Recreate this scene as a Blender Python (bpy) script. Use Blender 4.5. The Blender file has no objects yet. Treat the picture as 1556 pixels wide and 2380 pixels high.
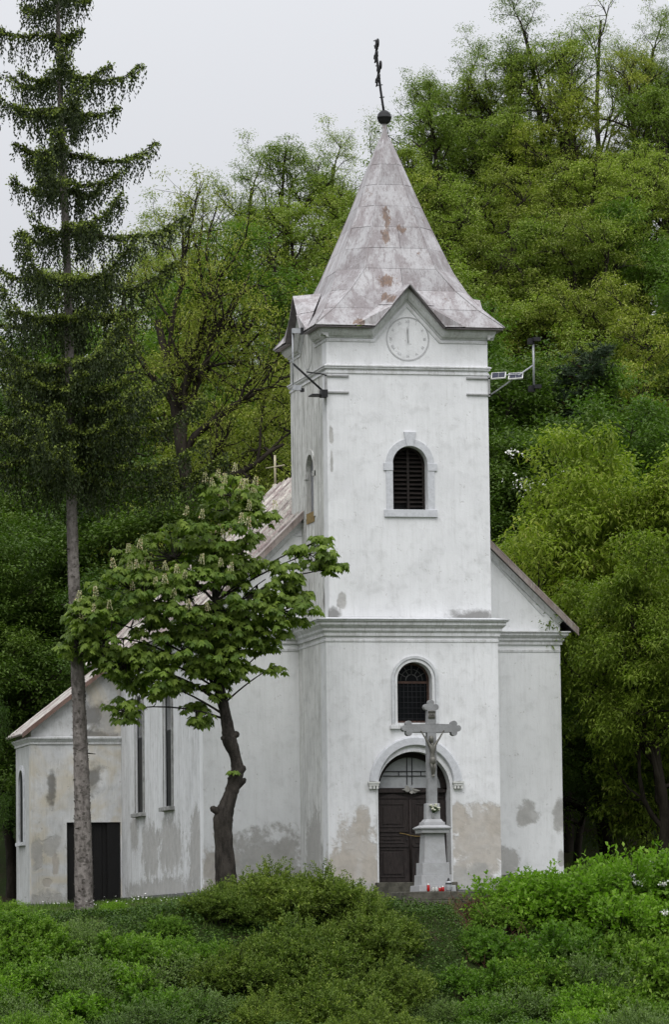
import bpy, bmesh, math, random
import numpy as np
from mathutils import Vector, Matrix
from mathutils.geometry import tessellate_polygon

SC = bpy.context.scene
COL = SC.collection
R = math.radians
PI = math.pi

# ------------------------------------------------------------------ camera
CAM_P = (-26.613, -115.875, -1.752)
YAW, PITCH, ROLL, FPX = 0.228, 0.098, -0.012, 10500.0      # focal length in units of 1/2380 picture height
cam = bpy.data.cameras.new('camera')
cam_o = bpy.data.objects.new('camera', cam); COL.objects.link(cam_o)
_f = Vector((math.sin(YAW) * math.cos(PITCH), math.cos(YAW) * math.cos(PITCH), math.sin(PITCH)))
_r = Vector((math.cos(YAW), -math.sin(YAW), 0)); _u = _r.cross(_f)
_r2 = _r * math.cos(ROLL) + _u * math.sin(ROLL); _u2 = -_r * math.sin(ROLL) + _u * math.cos(ROLL)
_m = Matrix((_r2, _u2, -_f)).transposed().to_4x4(); _m.translation = CAM_P
cam_o.matrix_world = _m
cam.sensor_fit = 'VERTICAL'; cam.sensor_height = 36; cam.lens = 36 * FPX / 2380
cam.clip_start = 1; cam.clip_end = 2000
SC.camera = cam_o

# ------------------------------------------------------------------ light: overcast
SUN_EL, SUN_AZ = R(52), R(200)
w = bpy.data.worlds.new('World'); SC.world = w; w.use_nodes = True
nt = w.node_tree; nt.nodes.clear()
out = nt.nodes.new('ShaderNodeOutputWorld'); bg = nt.nodes.new('ShaderNodeBackground')
sky = nt.nodes.new('ShaderNodeTexSky'); sky.sky_type = 'NISHITA'; sky.sun_disc = False
sky.sun_elevation = SUN_EL; sky.sun_rotation = SUN_AZ; sky.dust_density = 6; sky.air_density = 1.5
hsv = nt.nodes.new('ShaderNodeHueSaturation'); hsv.inputs['Saturation'].default_value = 0.15
nt.links.new(sky.outputs[0], hsv.inputs['Color'])
tc = nt.nodes.new('ShaderNodeTexCoord'); sep = nt.nodes.new('ShaderNodeSeparateXYZ')
nt.links.new(tc.outputs['Generated'], sep.inputs[0])
mr = nt.nodes.new('ShaderNodeMapRange'); mr.inputs['From Min'].default_value = -0.02; mr.inputs['From Max'].default_value = 1
mr.inputs['To Min'].default_value = 0.0; mr.inputs['To Max'].default_value = 1.0
nt.links.new(sep.outputs['Z'], mr.inputs['Value'])
ovc = nt.nodes.new('ShaderNodeMix'); ovc.data_type = 'RGBA'           # overcast deck: brighter overhead (CIE overcast sky)
ovc.inputs[6].default_value = (4.45, 4.60, 4.98, 1); ovc.inputs[7].default_value = (21.0, 21.3, 22.0, 1)
nt.links.new(mr.outputs[0], ovc.inputs[0])
cn = nt.nodes.new('ShaderNodeTexNoise'); cn.inputs['Scale'].default_value = 5; cn.inputs['Detail'].default_value = 3
nt.links.new(tc.outputs['Generated'], cn.inputs['Vector'])
cm = nt.nodes.new('ShaderNodeMapRange'); cm.inputs['To Min'].default_value = 0.96; cm.inputs['To Max'].default_value = 1.04
nt.links.new(cn.outputs['Fac'], cm.inputs['Value'])
mul = nt.nodes.new('ShaderNodeMix'); mul.data_type = 'RGBA'; mul.blend_type = 'MULTIPLY'; mul.inputs[0].default_value = 1
nt.links.new(ovc.outputs[2], mul.inputs[6]); nt.links.new(cm.outputs[0], mul.inputs[7])
mx = nt.nodes.new('ShaderNodeMix'); mx.data_type = 'RGBA'; mx.inputs[0].default_value = 0.93
nt.links.new(hsv.outputs[0], mx.inputs[6]); nt.links.new(mul.outputs[2], mx.inputs[7])
nt.links.new(mx.outputs[2], bg.inputs['Color']); bg.inputs['Strength'].default_value = 0.10
nt.links.new(bg.outputs[0], out.inputs[0])
sl = bpy.data.lights.new('sun', 'SUN'); sl.energy = 1.25; sl.angle = R(40); sl.color = (1, 0.985, 0.96)
so = bpy.data.objects.new('sun', sl); COL.objects.link(so)
_d = Vector((math.sin(SUN_AZ) * math.cos(SUN_EL), math.cos(SUN_AZ) * math.cos(SUN_EL), math.sin(SUN_EL)))
so.rotation_euler = _d.to_track_quat('Z', 'Y').to_euler()
vs = SC.view_settings; vs.view_transform = 'Standard'; vs.look = 'None'; vs.gamma = 1; vs.use_curve_mapping = False
vs.exposure = 0.0
SC.cycles.max_bounces = 6; SC.cycles.diffuse_bounces = 4; SC.cycles.transparent_max_bounces = 6
SC.cycles.use_denoising = True

# ------------------------------------------------------------------ helpers
def link(o, parent=None):
    COL.objects.link(o)
    if parent is not None: o.parent = parent
    return o
def tag(o, label=None, cat=None, group=None, kind=None):
    if label: o['label'] = label
    if cat: o['category'] = cat
    if group: o['group'] = group
    if kind: o['kind'] = kind
    return o
def empty(name, loc, label=None, cat=None, group=None):
    o = bpy.data.objects.new(name, None); o.location = loc; o.empty_display_size = .3
    link(o); return tag(o, label, cat, group)
def copy_tree(o, loc=None, rz=None, sc=None, label=None, group=None):
    r = o.copy(); COL.objects.link(r)
    if loc is not None: r.location = loc
    if rz is not None: r.rotation_euler = (0, 0, rz)
    if sc is not None: r.scale = sc if hasattr(sc, '__len__') else (sc,) * 3
    if label: r['label'] = label
    if group: r['group'] = group
    for ch in list(o.children):
        c = ch.copy(); COL.objects.link(c); c.parent = r
        for g in list(ch.children):
            d = g.copy(); COL.objects.link(d); d.parent = c
    return r

class G:
    """collects shapes; build() links them as one mesh object"""
    def __init__(s): s.v = []; s.f = []; s.sm = []
    def add(s, vs_, fs, smooth=False):
        b = len(s.v); s.v += [tuple(q) for q in vs_]; s.f += [tuple(b + i for i in f) for f in fs]
        s.sm += [smooth] * len(fs); return s
    def box(s, x0, x1, y0, y1, z0, z1):
        v = [(x, y, z) for z in (z0, z1) for y in (y0, y1) for x in (x0, x1)]
        return s.add(v, [(0, 2, 3, 1), (4, 5, 7, 6), (0, 1, 5, 4), (2, 6, 7, 3), (0, 4, 6, 2), (1, 3, 7, 5)])
    def prism(s, outer, d0, d1, axis='y', holes=()):
        """outline (u,v) extruded between depths d0 and d1; holes cut right through"""
        mp = {'y': lambda u, v, d: (u, d, v), 'x': lambda u, v, d: (d, u, v), 'z': lambda u, v, d: (u, v, d)}[axis]
        loops = [list(outer)] + [list(h) for h in holes]
        flat = [p for l in loops for p in l]; n = len(flat)
        tris = tessellate_polygon([[Vector((p[0], p[1], 0)) for p in l] for l in loops])
        v = [mp(p[0], p[1], d0) for p in flat] + [mp(p[0], p[1], d1) for p in flat]
        f = [tuple(t) for t in tris] + [tuple(n + i for i in reversed(t)) for t in tris]
        o = 0
        for l in loops:
            k = len(l)
            for i in range(k):
                a, b = o + i, o + (i + 1) % k
                f.append((a, b, b + n, a + n))
            o += k
        return s.add(v, f)
    def tube(s, pts, rad, n=8, cap=True, smooth=True):
        pts = [Vector(p) for p in pts]
        if not hasattr(rad, '__len__'): rad = [rad] * len(pts)
        v = []; ref = None
        for i, p in enumerate(pts):
            d = (pts[min(i + 1, len(pts) - 1)] - pts[max(i - 1, 0)]).normalized()
            if ref is None: ref = Vector((0, 0, 1)) if abs(d.z) < .9 else Vector((1, 0, 0))
            a = d.cross(ref).normalized(); b = d.cross(a)
            ref = -b if False else ref
            for k in range(n):
                t = 2 * PI * k / n
                v.append(p + a * (math.cos(t) * rad[i]) + b * (math.sin(t) * rad[i]))
        f = []
        for i in range(len(pts) - 1):
            for k in range(n):
                k2 = (k + 1) % n
                f.append((i * n + k, i * n + k2, (i + 1) * n + k2, (i + 1) * n + k))
        if cap: f += [tuple(range(n))[::-1], tuple((len(pts) - 1) * n + k for k in range(n))]
        return s.add(v, f, smooth)
    def lathe(s, prof, c=(0, 0, 0), n=16, smooth=True):
        v = []; f = []
        for r, z in prof:
            for k in range(n):
                t = 2 * PI * k / n; v.append((c[0] + r * math.cos(t), c[1] + r * math.sin(t), c[2] + z))
        for i in range(len(prof) - 1):
            for k in range(n):
                k2 = (k + 1) % n; f.append((i * n + k, i * n + k2, (i + 1) * n + k2, (i + 1) * n + k))
        return s.add(v, f, smooth)
    def ring(s, x0, x1, y0, y1, prof):
        """moulding profile [(out, z)...] run round a rectangle with mitred corners"""
        v = []
        for o, z in prof: v += [(x0 - o, y0 - o, z), (x1 + o, y0 - o, z), (x1 + o, y1 + o, z), (x0 - o, y1 + o, z)]
        f = []
        m = len(prof)
        for i in range(m):
            j = (i + 1) % m
            for k in range(4):
                k2 = (k + 1) % 4; f.append((i * 4 + k, i * 4 + k2, j * 4 + k2, j * 4 + k))
        return s.add(v, f)
    def sweep(s, path, prof, axis='y', d=0.0):
        """profile [(n, out)] swept along an open (u,v) path; n = across the path (to its left), out = towards -depth"""
        P = [Vector((p[0], p[1])) for p in path]; rings = []
        for i, p in enumerate(P):
            a = (P[i] - P[i - 1]).normalized() if i else None
            b = (P[i + 1] - P[i]).normalized() if i < len(P) - 1 else None
            if a is None: a = b
            if b is None: b = a
            n1 = Vector((-a.y, a.x)); n2 = Vector((-b.y, b.x)); m_ = (n1 + n2); m_ = m_ / max(.3, m_.dot(n1))
            ring = []
            for q, o in prof:
                u = p + m_ * q
                ring.append((u.x, d - o, u.y) if axis == 'y' else (d - o, u.x, u.y))
            rings.append(ring)
        k = len(prof); v = [q for r_ in rings for q in r_]; f = []
        for i in range(len(P) - 1):
            for j in range(k):
                j2 = (j + 1) % k; f.append((i * k + j, i * k + j2, (i + 1) * k + j2, (i + 1) * k + j))
        f += [tuple(range(k)), tuple((len(P) - 1) * k + j for j in range(k))][:2]
        return s.add(v, f)
    def build(s, name, mat, parent=None, bevel=0, loc=None):
        me = bpy.data.meshes.new(name); me.from_pydata(s.v, [], s.f)
        me.polygons.foreach_set('use_smooth', s.sm)
        bm = bmesh.new(); bm.from_mesh(me); bmesh.ops.recalc_face_normals(bm, faces=bm.faces); bm.to_mesh(me); bm.free()
        me.materials.append(mat); me.update()
        o = bpy.data.objects.new(name, me); link(o, parent)
        if loc is not None: o.location = loc
        if bevel:
            b = o.modifiers.new('bevel', 'BEVEL'); b.width = bevel; b.segments = 2; b.limit_method = 'ANGLE'; b.angle_limit = R(35)
        return o

def mesh_text(body, size, mat, parent, name, extr=.003):
    fc = bpy.data.curves.new('t', 'FONT'); fc.body = body; fc.size = size; fc.align_x = 'CENTER'; fc.align_y = 'CENTER'; fc.extrude = extr
    fo = bpy.data.objects.new('t', fc); me = bpy.data.meshes.new_from_object(fo); bpy.data.objects.remove(fo); me.name = name
    me.materials.clear(); me.materials.append(mat); o = bpy.data.objects.new(name, me); return link(o, parent)
def arch(cx, zb, zs, r, n=24):
    """outline of a round-headed opening: bottom zb, springing zs, radius r"""
    return [(cx - r, zb), (cx + r, zb)] + [(cx + r * math.cos(t), zs + r * math.sin(t)) for t in [PI * i / n for i in range(n + 1)]]
def arcpts(cx, zs, r, a0=0, a1=PI, n=28):
    return [(cx + r * math.cos(a0 + (a1 - a0) * i / n), zs + r * math.sin(a0 + (a1 - a0) * i / n)) for i in range(n + 1)]

def fastmesh(name, V, F, mats, rnd=None, smooth=False, tri=False):
    me = bpy.data.meshes.new(name); k = 3 if tri else 4
    V = np.asarray(V, np.float32); F = np.asarray(F, np.int32)
    me.vertices.add(len(V)); me.vertices.foreach_set('co', V.ravel())
    me.loops.add(F.size); me.loops.foreach_set('vertex_index', F.ravel())
    me.polygons.add(len(F)); me.polygons.foreach_set('loop_start', np.arange(0, F.size, k, dtype=np.int32))
    me.polygons.foreach_set('use_smooth', np.full(len(F), smooth))
    if rnd is not None:
        a = me.attributes.new('rnd', 'FLOAT', 'FACE'); a.data.foreach_set('value', np.asarray(rnd, np.float32))
    me.materials.append(mats); me.update(calc_edges=True); me.validate()
    return me

# ------------------------------------------------------------------ materials
class NB:
    def __init__(s, name, rough=.7, spec=.3):
        s.m = bpy.data.materials.new(name); s.m.use_nodes = True; s.t = s.m.node_tree
        s.t.nodes.clear(); s.o = s.t.nodes.new('ShaderNodeOutputMaterial')
        s.b = s.t.nodes.new('ShaderNodeBsdfPrincipled'); s.t.links.new(s.b.outputs[0], s.o.inputs[0])
        s.b.inputs['Roughness'].default_value = rough; s.b.inputs['Specular IOR Level'].default_value = spec
    def n(s, t, **kw):
        x = s.t.nodes.new(t)
        for k, v in kw.items(): setattr(x, k, v)
        return x
    def l(s, a, b): s.t.links.new(a, b)
    def setin(s, inp, v):
        if hasattr(v, 'is_output') or isinstance(v, bpy.types.NodeSocket): s.l(v, inp)
        else: inp.default_value = v
    def math(s, op, a, b=0.0, clamp=False):
        x = s.n('ShaderNodeMath', operation=op, use_clamp=clamp); s.setin(x.inputs[0], a); s.setin(x.inputs[1], b); return x.outputs[0]
    def pos(s): return s.n('ShaderNodeNewGeometry').outputs['Position']
    def obj(s): return s.n('ShaderNodeTexCoord').outputs['Object']
    def scale(s, v, sc):
        x = s.n('ShaderNodeMapping'); s.l(v, x.inputs[0]); x.inputs['Scale'].default_value = sc; return x.outputs[0]
    def noise(s, v, sc=1.0, det=4, rough=.55, dist=0.0):
        x = s.n('ShaderNodeTexNoise'); s.l(v, x.inputs['Vector']); x.inputs['Scale'].default_value = sc
        x.inputs['Detail'].default_value = det; x.inputs['Roughness'].default_value = rough; x.inputs['Distortion'].default_value = dist
        return x.outputs['Fac']
    def ramp(s, v, a, b, lo=0.0, hi=1.0, smooth=True):
        x = s.n('ShaderNodeMapRange', interpolation_type='SMOOTHSTEP' if smooth else 'LINEAR')
        s.setin(x.inputs['Value'], v); x.inputs['From Min'].default_value = a; x.inputs['From Max'].default_value = b
        x.inputs['To Min'].default_value = lo; x.inputs['To Max'].default_value = hi; return x.outputs[0]
    def mix(s, f, a, b, mode='MIX'):
        x = s.n('ShaderNodeMix', data_type='RGBA', blend_type=mode); s.setin(x.inputs[0], f)
        for i, c in ((6, a), (7, b)):
            if isinstance(c, tuple): x.inputs[i].default_value = (*c[:3], 1)
            else: s.l(c, x.inputs[i])
        return x.outputs[2]
    def bump(s, h, strength=.3, dist=.01):
        x = s.n('ShaderNodeBump'); s.l(h, x.inputs['Height']); x.inputs['Strength'].default_value = strength
        x.inputs['Distance'].default_value = dist; s.l(x.outputs[0], s.b.inputs['Normal']); return x
    def col(s, c):
        if isinstance(c, tuple): s.b.inputs['Base Color'].default_value = (*c[:3], 1)
        else: s.l(c, s.b.inputs['Base Color'])

def plaster(name, base=(.80, .803, .82), blobs=(), streak=.0, mottle=.25, warm=0.0, flakes=.2):
    """lime-washed render: mottled, streaked, with damp or peeled patches of their own outline.
    blobs: (x, y, z, rx, rz, colour index 0 grey damp / 1 beige bare render / 2 black grime)"""
    b = NB(name, .9, .15); p = b.pos()
    big = b.noise(p, .8, 5, .6); mid = b.noise(p, 3.2, 6, .65, .4); fine = b.noise(p, 26, 4, .7)
    c = b.mix(b.ramp(big, .35, .7), base, tuple(x * (1 - .16 * mottle * 2) for x in base))
    c = b.mix(b.math('MULTIPLY', b.ramp(mid, .5, .72), mottle), c, (.47, .47, .465))
    if warm: c = b.mix(b.math('MULTIPLY', b.ramp(b.noise(p, .6, 4, .6, .8), .42, .62), warm), c, (.60, .53, .40))
    if streak:
        s1 = b.noise(b.scale(p, (5, 5, .35)), 1.6, 6, .7); s2 = b.noise(b.scale(p, (14, 14, 1.6)), 1.8, 5, .7)
        c = b.mix(b.math('MULTIPLY', b.ramp(s1, .42, .66), streak), c, (.36, .355, .33))
        c = b.mix(b.math('MULTIPLY', b.ramp(s2, .54, .66), streak * .9), c, (.16, .155, .135))
    d1 = b.noise(p, 2.2, 7, .62, .3); d2 = b.noise(p, 9, 4, .6); d3 = b.noise(p, 3.1, 5, .6, .6)
    hm = None; cols = [(.37, .36, .345), (.41, .375, .335), (.10, .095, .085)]
    for (x, y, z, rx, rz, k) in blobs:
        v = b.n('ShaderNodeVectorMath', operation='SUBTRACT'); b.l(p, v.inputs[0]); v.inputs[1].default_value = (x, y, z)
        v2 = b.n('ShaderNodeVectorMath', operation='MULTIPLY'); b.l(v.outputs[0], v2.inputs[0]); v2.inputs[1].default_value = (1 / rx, 1 / rx, 1 / rz)
        ln = b.n('ShaderNodeVectorMath', operation='LENGTH'); b.l(v2.outputs[0], ln.inputs[0])
        dd = b.math('ADD', ln.outputs['Value'], b.math('MULTIPLY', b.math('SUBTRACT', d1, .5), 1.9 if k < 2 else 2.6))
        dd = b.math('ADD', dd, b.math('MULTIPLY', b.math('SUBTRACT', d2, .5), .55))
        mk = b.ramp(dd, 1.10, .68 if k < 2 else .3)
        mk = b.math('MULTIPLY', mk, b.ramp(d3, .30, .55, .80, 1.0)) if k < 2 else mk
        amt = .88 if k < 2 else .75
        cc = b.mix(b.ramp(mid, .35, .65), cols[k], tuple(q * 1.22 for q in cols[k]))
        c = b.mix(b.math('MULTIPLY', mk, amt), c, cc)
        if k < 2: hm = mk if hm is None else b.math('MAXIMUM', hm, mk)
    # small chipped flakes
    fl = b.math('MULTIPLY', b.ramp(b.noise(p, 4.5, 3, .5), .60, .68), b.ramp(b.noise(p, 17, 3, .6), .56, .62))
    c = b.mix(b.math('MULTIPLY', fl, flakes), c, (.33, .31, .28))
    b.col(c)
    h = b.math('ADD', b.math('MULTIPLY', mid, 1.0), b.math('MULTIPLY', fine, .35))
    if hm is not None: h = b.math('SUBTRACT', h, b.math('MULTIPLY', hm, 1.3))
    h = b.math('SUBTRACT', h, b.math('MULTIPLY', fl, .6))
    b.bump(h, .45, .02)
    return b.m

def simple(name, c, rough=.6, var=.2, sc=6, bump=.0, spec=.3, metal=0, stretch=(1, 1, 1), c2=None, tc='pos'):
    b = NB(name, rough, spec); b.b.inputs['Metallic'].default_value = metal
    p = b.scale(b.pos() if tc == 'pos' else b.obj(), stretch); n1 = b.noise(p, sc, 6, .65)
    b.col(b.mix(b.ramp(n1, .3, .7), tuple(x * (1 - var) for x in c), c2 or tuple(min(1, x * (1 + var)) for x in c)))
    if bump: b.bump(b.noise(p, sc * 3, 5, .7), bump, .02)
    return b.m

def leafmat(name, dark, lite, tip=None, trans=.28, objvar=.25, rough=.55, tc=(.9, 1.15, .5)):
    b = NB(name, rough, .2)
    a = b.n('ShaderNodeAttribute', attribute_name='rnd'); r = a.outputs['Fac']
    oi = b.n('ShaderNodeObjectInfo').outputs['Random']
    c = b.mix(b.ramp(r, 0, .85, smooth=False), dark, lite)
    if tip: c = b.mix(b.ramp(r, .86, .97, smooth=False), c, tip)
    h = b.n('ShaderNodeHueSaturation'); b.l(c, h.inputs['Color'])
    b.l(b.ramp(oi, 0, 1, .5 - .035 * objvar * 2, .5 + .02 * objvar * 2, False), h.inputs['Hue'])
    b.l(b.ramp(oi, 0, 1, 1 + objvar, 1 - objvar, False), h.inputs['Value'])
    b.l(h.outputs[0], b.b.inputs['Base Color'])
    t = b.n('ShaderNodeBsdfTranslucent')
    tcn = b.mix(1.0, h.outputs[0], (tc[0] * 1.3, tc[1] * 1.3, tc[2]), 'MULTIPLY'); b.l(tcn, t.inputs[0])
    m = b.n('ShaderNodeMixShader'); m.inputs[0].default_value = trans
    b.l(b.b.outputs[0], m.inputs[1]); b.l(t.outputs[0], m.inputs[2]); b.l(m.outputs[0], b.o.inputs[0])
    return b.m

M = {}
M['front_low'] = plaster('plaster_front_low', blobs=[
    (.78, 0, .80, .72, 1.15, 1), (.35, 0, .45, .42, .75, 1), (1.15, 0, .2, .3, .75, 1), (.95, 0, 1.75, .22, .45, 1),
    (4.1, 0, 1.15, .85, 1.25, 1), (3.55, 0, 1.75, .3, .5, 1), (4.55, 0, 1.8, .3, .45, 1), (3.9, 0, .0, .8, .6, 0), (4.0, 0, .35, .35, .4, 0), (.9, 0, -.05, .5, .35, 0)], mottle=.36, streak=.16, flakes=.5)
M['front_up'] = plaster('plaster_front_up', blobs=[(.48, .13, 7.62, .15, .24, 0), (4.1, .13, 7.22, .8, .22, 2), (.25, .13, 7.15, .2, .3, 2),
    (.24, .13, 12.0, .07, .28, 0), (.24, .13, 11.3, .05, .3, 0)], mottle=.30, streak=.10, flakes=.3)
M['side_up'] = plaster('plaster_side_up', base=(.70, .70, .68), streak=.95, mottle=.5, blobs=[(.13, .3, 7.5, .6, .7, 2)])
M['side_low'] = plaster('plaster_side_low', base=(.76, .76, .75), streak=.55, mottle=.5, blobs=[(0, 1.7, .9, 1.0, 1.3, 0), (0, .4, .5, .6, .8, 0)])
M['nave_front'] = plaster('plaster_nave_front', streak=.10, flakes=.35, blobs=[
    (5.2, 3.33, 1.0, .36, .85, 0), (6.35, 3.33, 2.05, .34, .36, 0), (5.1, 3.33, 2.2, .25, .4, 0), (7.3, 3.33, 1.95, .22, .55, 0), (7.3, 3.33, .8, .12, .25, 0), (5.7, 3.33, .7, .45, .4, 0),
    (-1.0, 3.33, .7, 1.1, 1.1, 0), (-.35, 3.33, .9, .45, .8, 0), (-2.3, 3.33, .3, .5, 1.2, 1)], mottle=.2, base=(.86, .865, .88))
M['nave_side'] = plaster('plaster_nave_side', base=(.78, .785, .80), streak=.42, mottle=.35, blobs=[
    (-2.67, 11.0, 1.3, 1.5, .9, 0), (-2.67, 8.0, 1.3, 2.0, .95, 0), (-2.67, 4.4, 1.0, 1.1, 1.4, 0), (-2.67, 13.6, 1.9, .6, .7, 0), (-2.67, 9.5, .1, 6.5, .45, 0)])
M['sacristy'] = plaster('plaster_sacristy', base=(.74, .745, .755), warm=.7, mottle=.8, streak=.22, flakes=.5, blobs=[(-4.75, 15.63, 3.2, .14, .75, 2), (-3.6, 15.63, 3.6, .5, .5, 2), (-3.5, 15.63, 5.4, .6, .5, 2), 
    (-4.8, 15.63, 1.6, .3, .35, 0), (-4.65, 15.63, 1.0, .12, .35, 1), (-4.9, 15.63, .5, .14, .14, 1), (-3.4, 15.63, 4.8, 1.0, .22, 2), (-3.0, 15.63, 5.3, .3, .5, 0), (-5.2, 15.63, 1.4, .2, .5, 0), (-4.9, 15.63, -.1, .9, .35, 0)])
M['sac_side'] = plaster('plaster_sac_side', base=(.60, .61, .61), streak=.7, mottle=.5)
M['trim'] = plaster('plaster_trim', base=(.72, .725, .74), mottle=.4, streak=.4)
M['band'] = simple('grey_trim_paint', (.56, .57, .60), .85, .1, 9, .25)
M['weathered'] = simple('weathered_moulding', (.30, .30, .29), .9, .3, 6, .4)
M['plinth'] = simple('plinth_stone', (.15, .15, .15), .9, .35, 4, .6)
M['mould_grey'] = simple('grey_moulding_paint', (.58, .59, .61), .85, .12, 7, .25)  # plain mid grey for mouldings, flashing, sacristy sill and minute hand

def roof_metal(name, c0, c1, rust=.5, var=.1, sc=(1, 1, .25), spots=()):
    b = NB(name, .55, .35); p = b.pos(); oi = b.n('ShaderNodeObjectInfo').outputs['Random']
    ps = b.scale(p, sc); n1 = b.noise(ps, 2.6, 8, .72, .3); n2 = b.noise(ps, 13, 6, .75); n3 = b.noise(p, 1.1, 6, .7, .5); n4 = b.noise(p, 7, 6, .75); n5 = b.noise(ps, 34, 4, .7)
    c = b.mix(b.ramp(n1, .40, .60), c0, c1)
    c = b.mix(b.math('MULTIPLY', b.ramp(n2, .50, .64), .6), c, (.17, .14, .14))
    c = b.mix(b.math('MULTIPLY', b.ramp(n4, .54, .66), .6), c, tuple(x * 1.15 for x in c0))
    c = b.mix(b.math('MULTIPLY', b.ramp(n5, .56, .68), .4), c, (.12, .10, .10))
    ru = b.math('MULTIPLY', b.ramp(n3, .60, .67), b.ramp(n4, .47, .58))
    for (x, y, z, rx, rz) in spots:
        v = b.n('ShaderNodeVectorMath', operation='SUBTRACT'); b.l(p, v.inputs[0]); v.inputs[1].default_value = (x, y, z)
        v2 = b.n('ShaderNodeVectorMath', operation='MULTIPLY'); b.l(v.outputs[0], v2.inputs[0]); v2.inputs[1].default_value = (1 / rx, .6, 1 / rz)
        ln = b.n('ShaderNodeVectorMath', operation='LENGTH'); b.l(v2.outputs[0], ln.inputs[0])
        d = b.math('ADD', ln.outputs['Value'], b.math('MULTIPLY', b.math('SUBTRACT', b.noise(ps, 8, 7, .8), .5), 4.4)); ru = b.math('MAXIMUM', ru, b.ramp(d, .85, .55))
    c = b.mix(b.math('MULTIPLY', ru, rust), c, b.mix(b.ramp(n2, .4, .6), (.175, .095, .05), (.10, .06, .04)))
    h = b.n('ShaderNodeHueSaturation'); b.l(c, h.inputs['Color']); b.l(b.ramp(oi, 0, 1, 1 - var, 1 + var, False), h.inputs['Value'])
    b.l(h.outputs[0], b.b.inputs['Base Color'])
    b.bump(b.math('ADD', n1, b.math('MULTIPLY', b.noise(p, 1.3, 3), 2.0)), .4, .03)
    return b.m
M['spire'] = roof_metal('spire_sheet_metal', (.43, .42, .43), (.27, .243, .248), .8, .12, (1, 1, .22), [(2.12, 1.25, 18.05, .16, .42), (2.05, 1.1, 17.55, .14, .30), (2.5, 1.2, 17.75, .14, .16), (1.95, .6, 16.25, .30, .20), (1.85, .2, 15.75, .18, .22), (1.0, -.2, 15.0, .3, .10)])
M['nroof'] = roof_metal('nave_sheet_metal', (.60, .58, .53), (.33, .26, .255), .2, .3, (1, .6, .6))
M['verge'] = roof_metal('verge_metal', (.36, .31, .285), (.27, .21, .19), .3, .1)
M['rustverge'] = roof_metal('rusty_verge', (.22, .14, .11), (.15, .09, .07), .8, .1)
M['seam'] = simple('seam_metal', (.16, .14, .145), .5, .25, 8)
M['darkwood'] = simple('dark_brown_door', (.020, .014, .013), .55, .35, 5, .3, stretch=(6, 6, 1), c2=(.035, .026, .024))
M['blackwood'] = simple('black_door', (.006, .0055, .0055), .6, .35, 4, .3, stretch=(6, 6, 1))
M['slat'] = simple('louvre_wood', (.012, .0085, .007), .75, .5, 6, .4)
M['brownframe'] = simple('brown_frame', (.07, .04, .03), .7, .35, 9)
M['glass'] = simple('dark_glass', (.004, .005, .006), .45, .3, 2, spec=.1)
M['glass2'] = simple('grey_glass', (.08, .085, .09), .2, .2, 2, spec=.5)
M['iron'] = simple('black_iron', (.018, .018, .02), .6, .3, 12)
M['ironlite'] = simple('dull_iron', (.09, .09, .09), .7, .3, 9)
M['galv'] = simple('galvanised_steel', (.38, .39, .41), .5, .15, 10, metal=.3)
M['greyiron'] = simple('grey_bar_paint', (.33, .33, .33), .7, .2, 9)
M['stone'] = simple('cross_limestone', (.50, .505, .52), .85, .22, 5, .5, c2=(.33, .33, .335))
M['stone_dark'] = simple('cross_weathered_stone', (.40, .405, .415), .85, .3, 4, .6, c2=(.22, .22, .225))
M['slab'] = simple('mossy_concrete', (.085, .08, .065), .95, .4, 5, .8)
M['bronze'] = simple('corpus_patina', (.24, .23, .20), .45, .35, 14, .2, metal=.3, c2=(.13, .125, .11))
M['white'] = simple('off_white_paint', (.62, .62, .60), .8, .1, 8)
M['lunette'] = simple('lunette_board', (.36, .37, .38), .8, .12, 5)
M['pale'] = simple('clock_line_paint', (.47, .47, .48), .8, .1, 20)
M['shutter'] = simple('grey_shutter', (.21, .215, .235), .8, .25, 4, .2)
M['ochre'] = simple('ochre_board', (.22, .15, .05), .8, .3, 12)

# ------------------------------------------------------------------ terrain
def sstep(a, b, x):
    t = np.clip((x - a) / (b - a), 0, 1); return t * t * (3 - 2 * t)
def ground(x, y):
    x = np.asarray(x, float); y = np.asarray(y, float)
    top = -.28 - .20 * sstep(-3, -8, x) + .25 * sstep(3, 9, x) - .22 * sstep(-1, -4, y) + .9 * sstep(5.5, 9, x) * sstep(-9, 0, y) * .8
    bank = sstep(-4.3 - .2 * np.sin(x * .9), -11.5, y)
    z = top * (1 - bank) + (-3.75) * bank
    crest = 11 + 11 * sstep(0, 22, x) + 5 * sstep(22, 40, x)
    hill = np.clip((y - 21) / 39, 0, 1); hill = hill ** 1.05 * crest
    hill = np.where(y > 60, crest - .10 * (y - 60), hill)
    hill = hill + .5 * np.sin(x * .35 + 1) * np.sin(y * .3) * sstep(22, 35, y)
    z = z + np.where(y > 20, np.maximum(hill, -3), 0) * sstep(-60, -20, x - .2 * y)
    return z + .04 * np.sin(3.1 * x + 1.3 * y) + .03 * np.sin(5.3 * y - 2.2 * x)
def gz(x, y): return float(ground(x, y))

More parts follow.
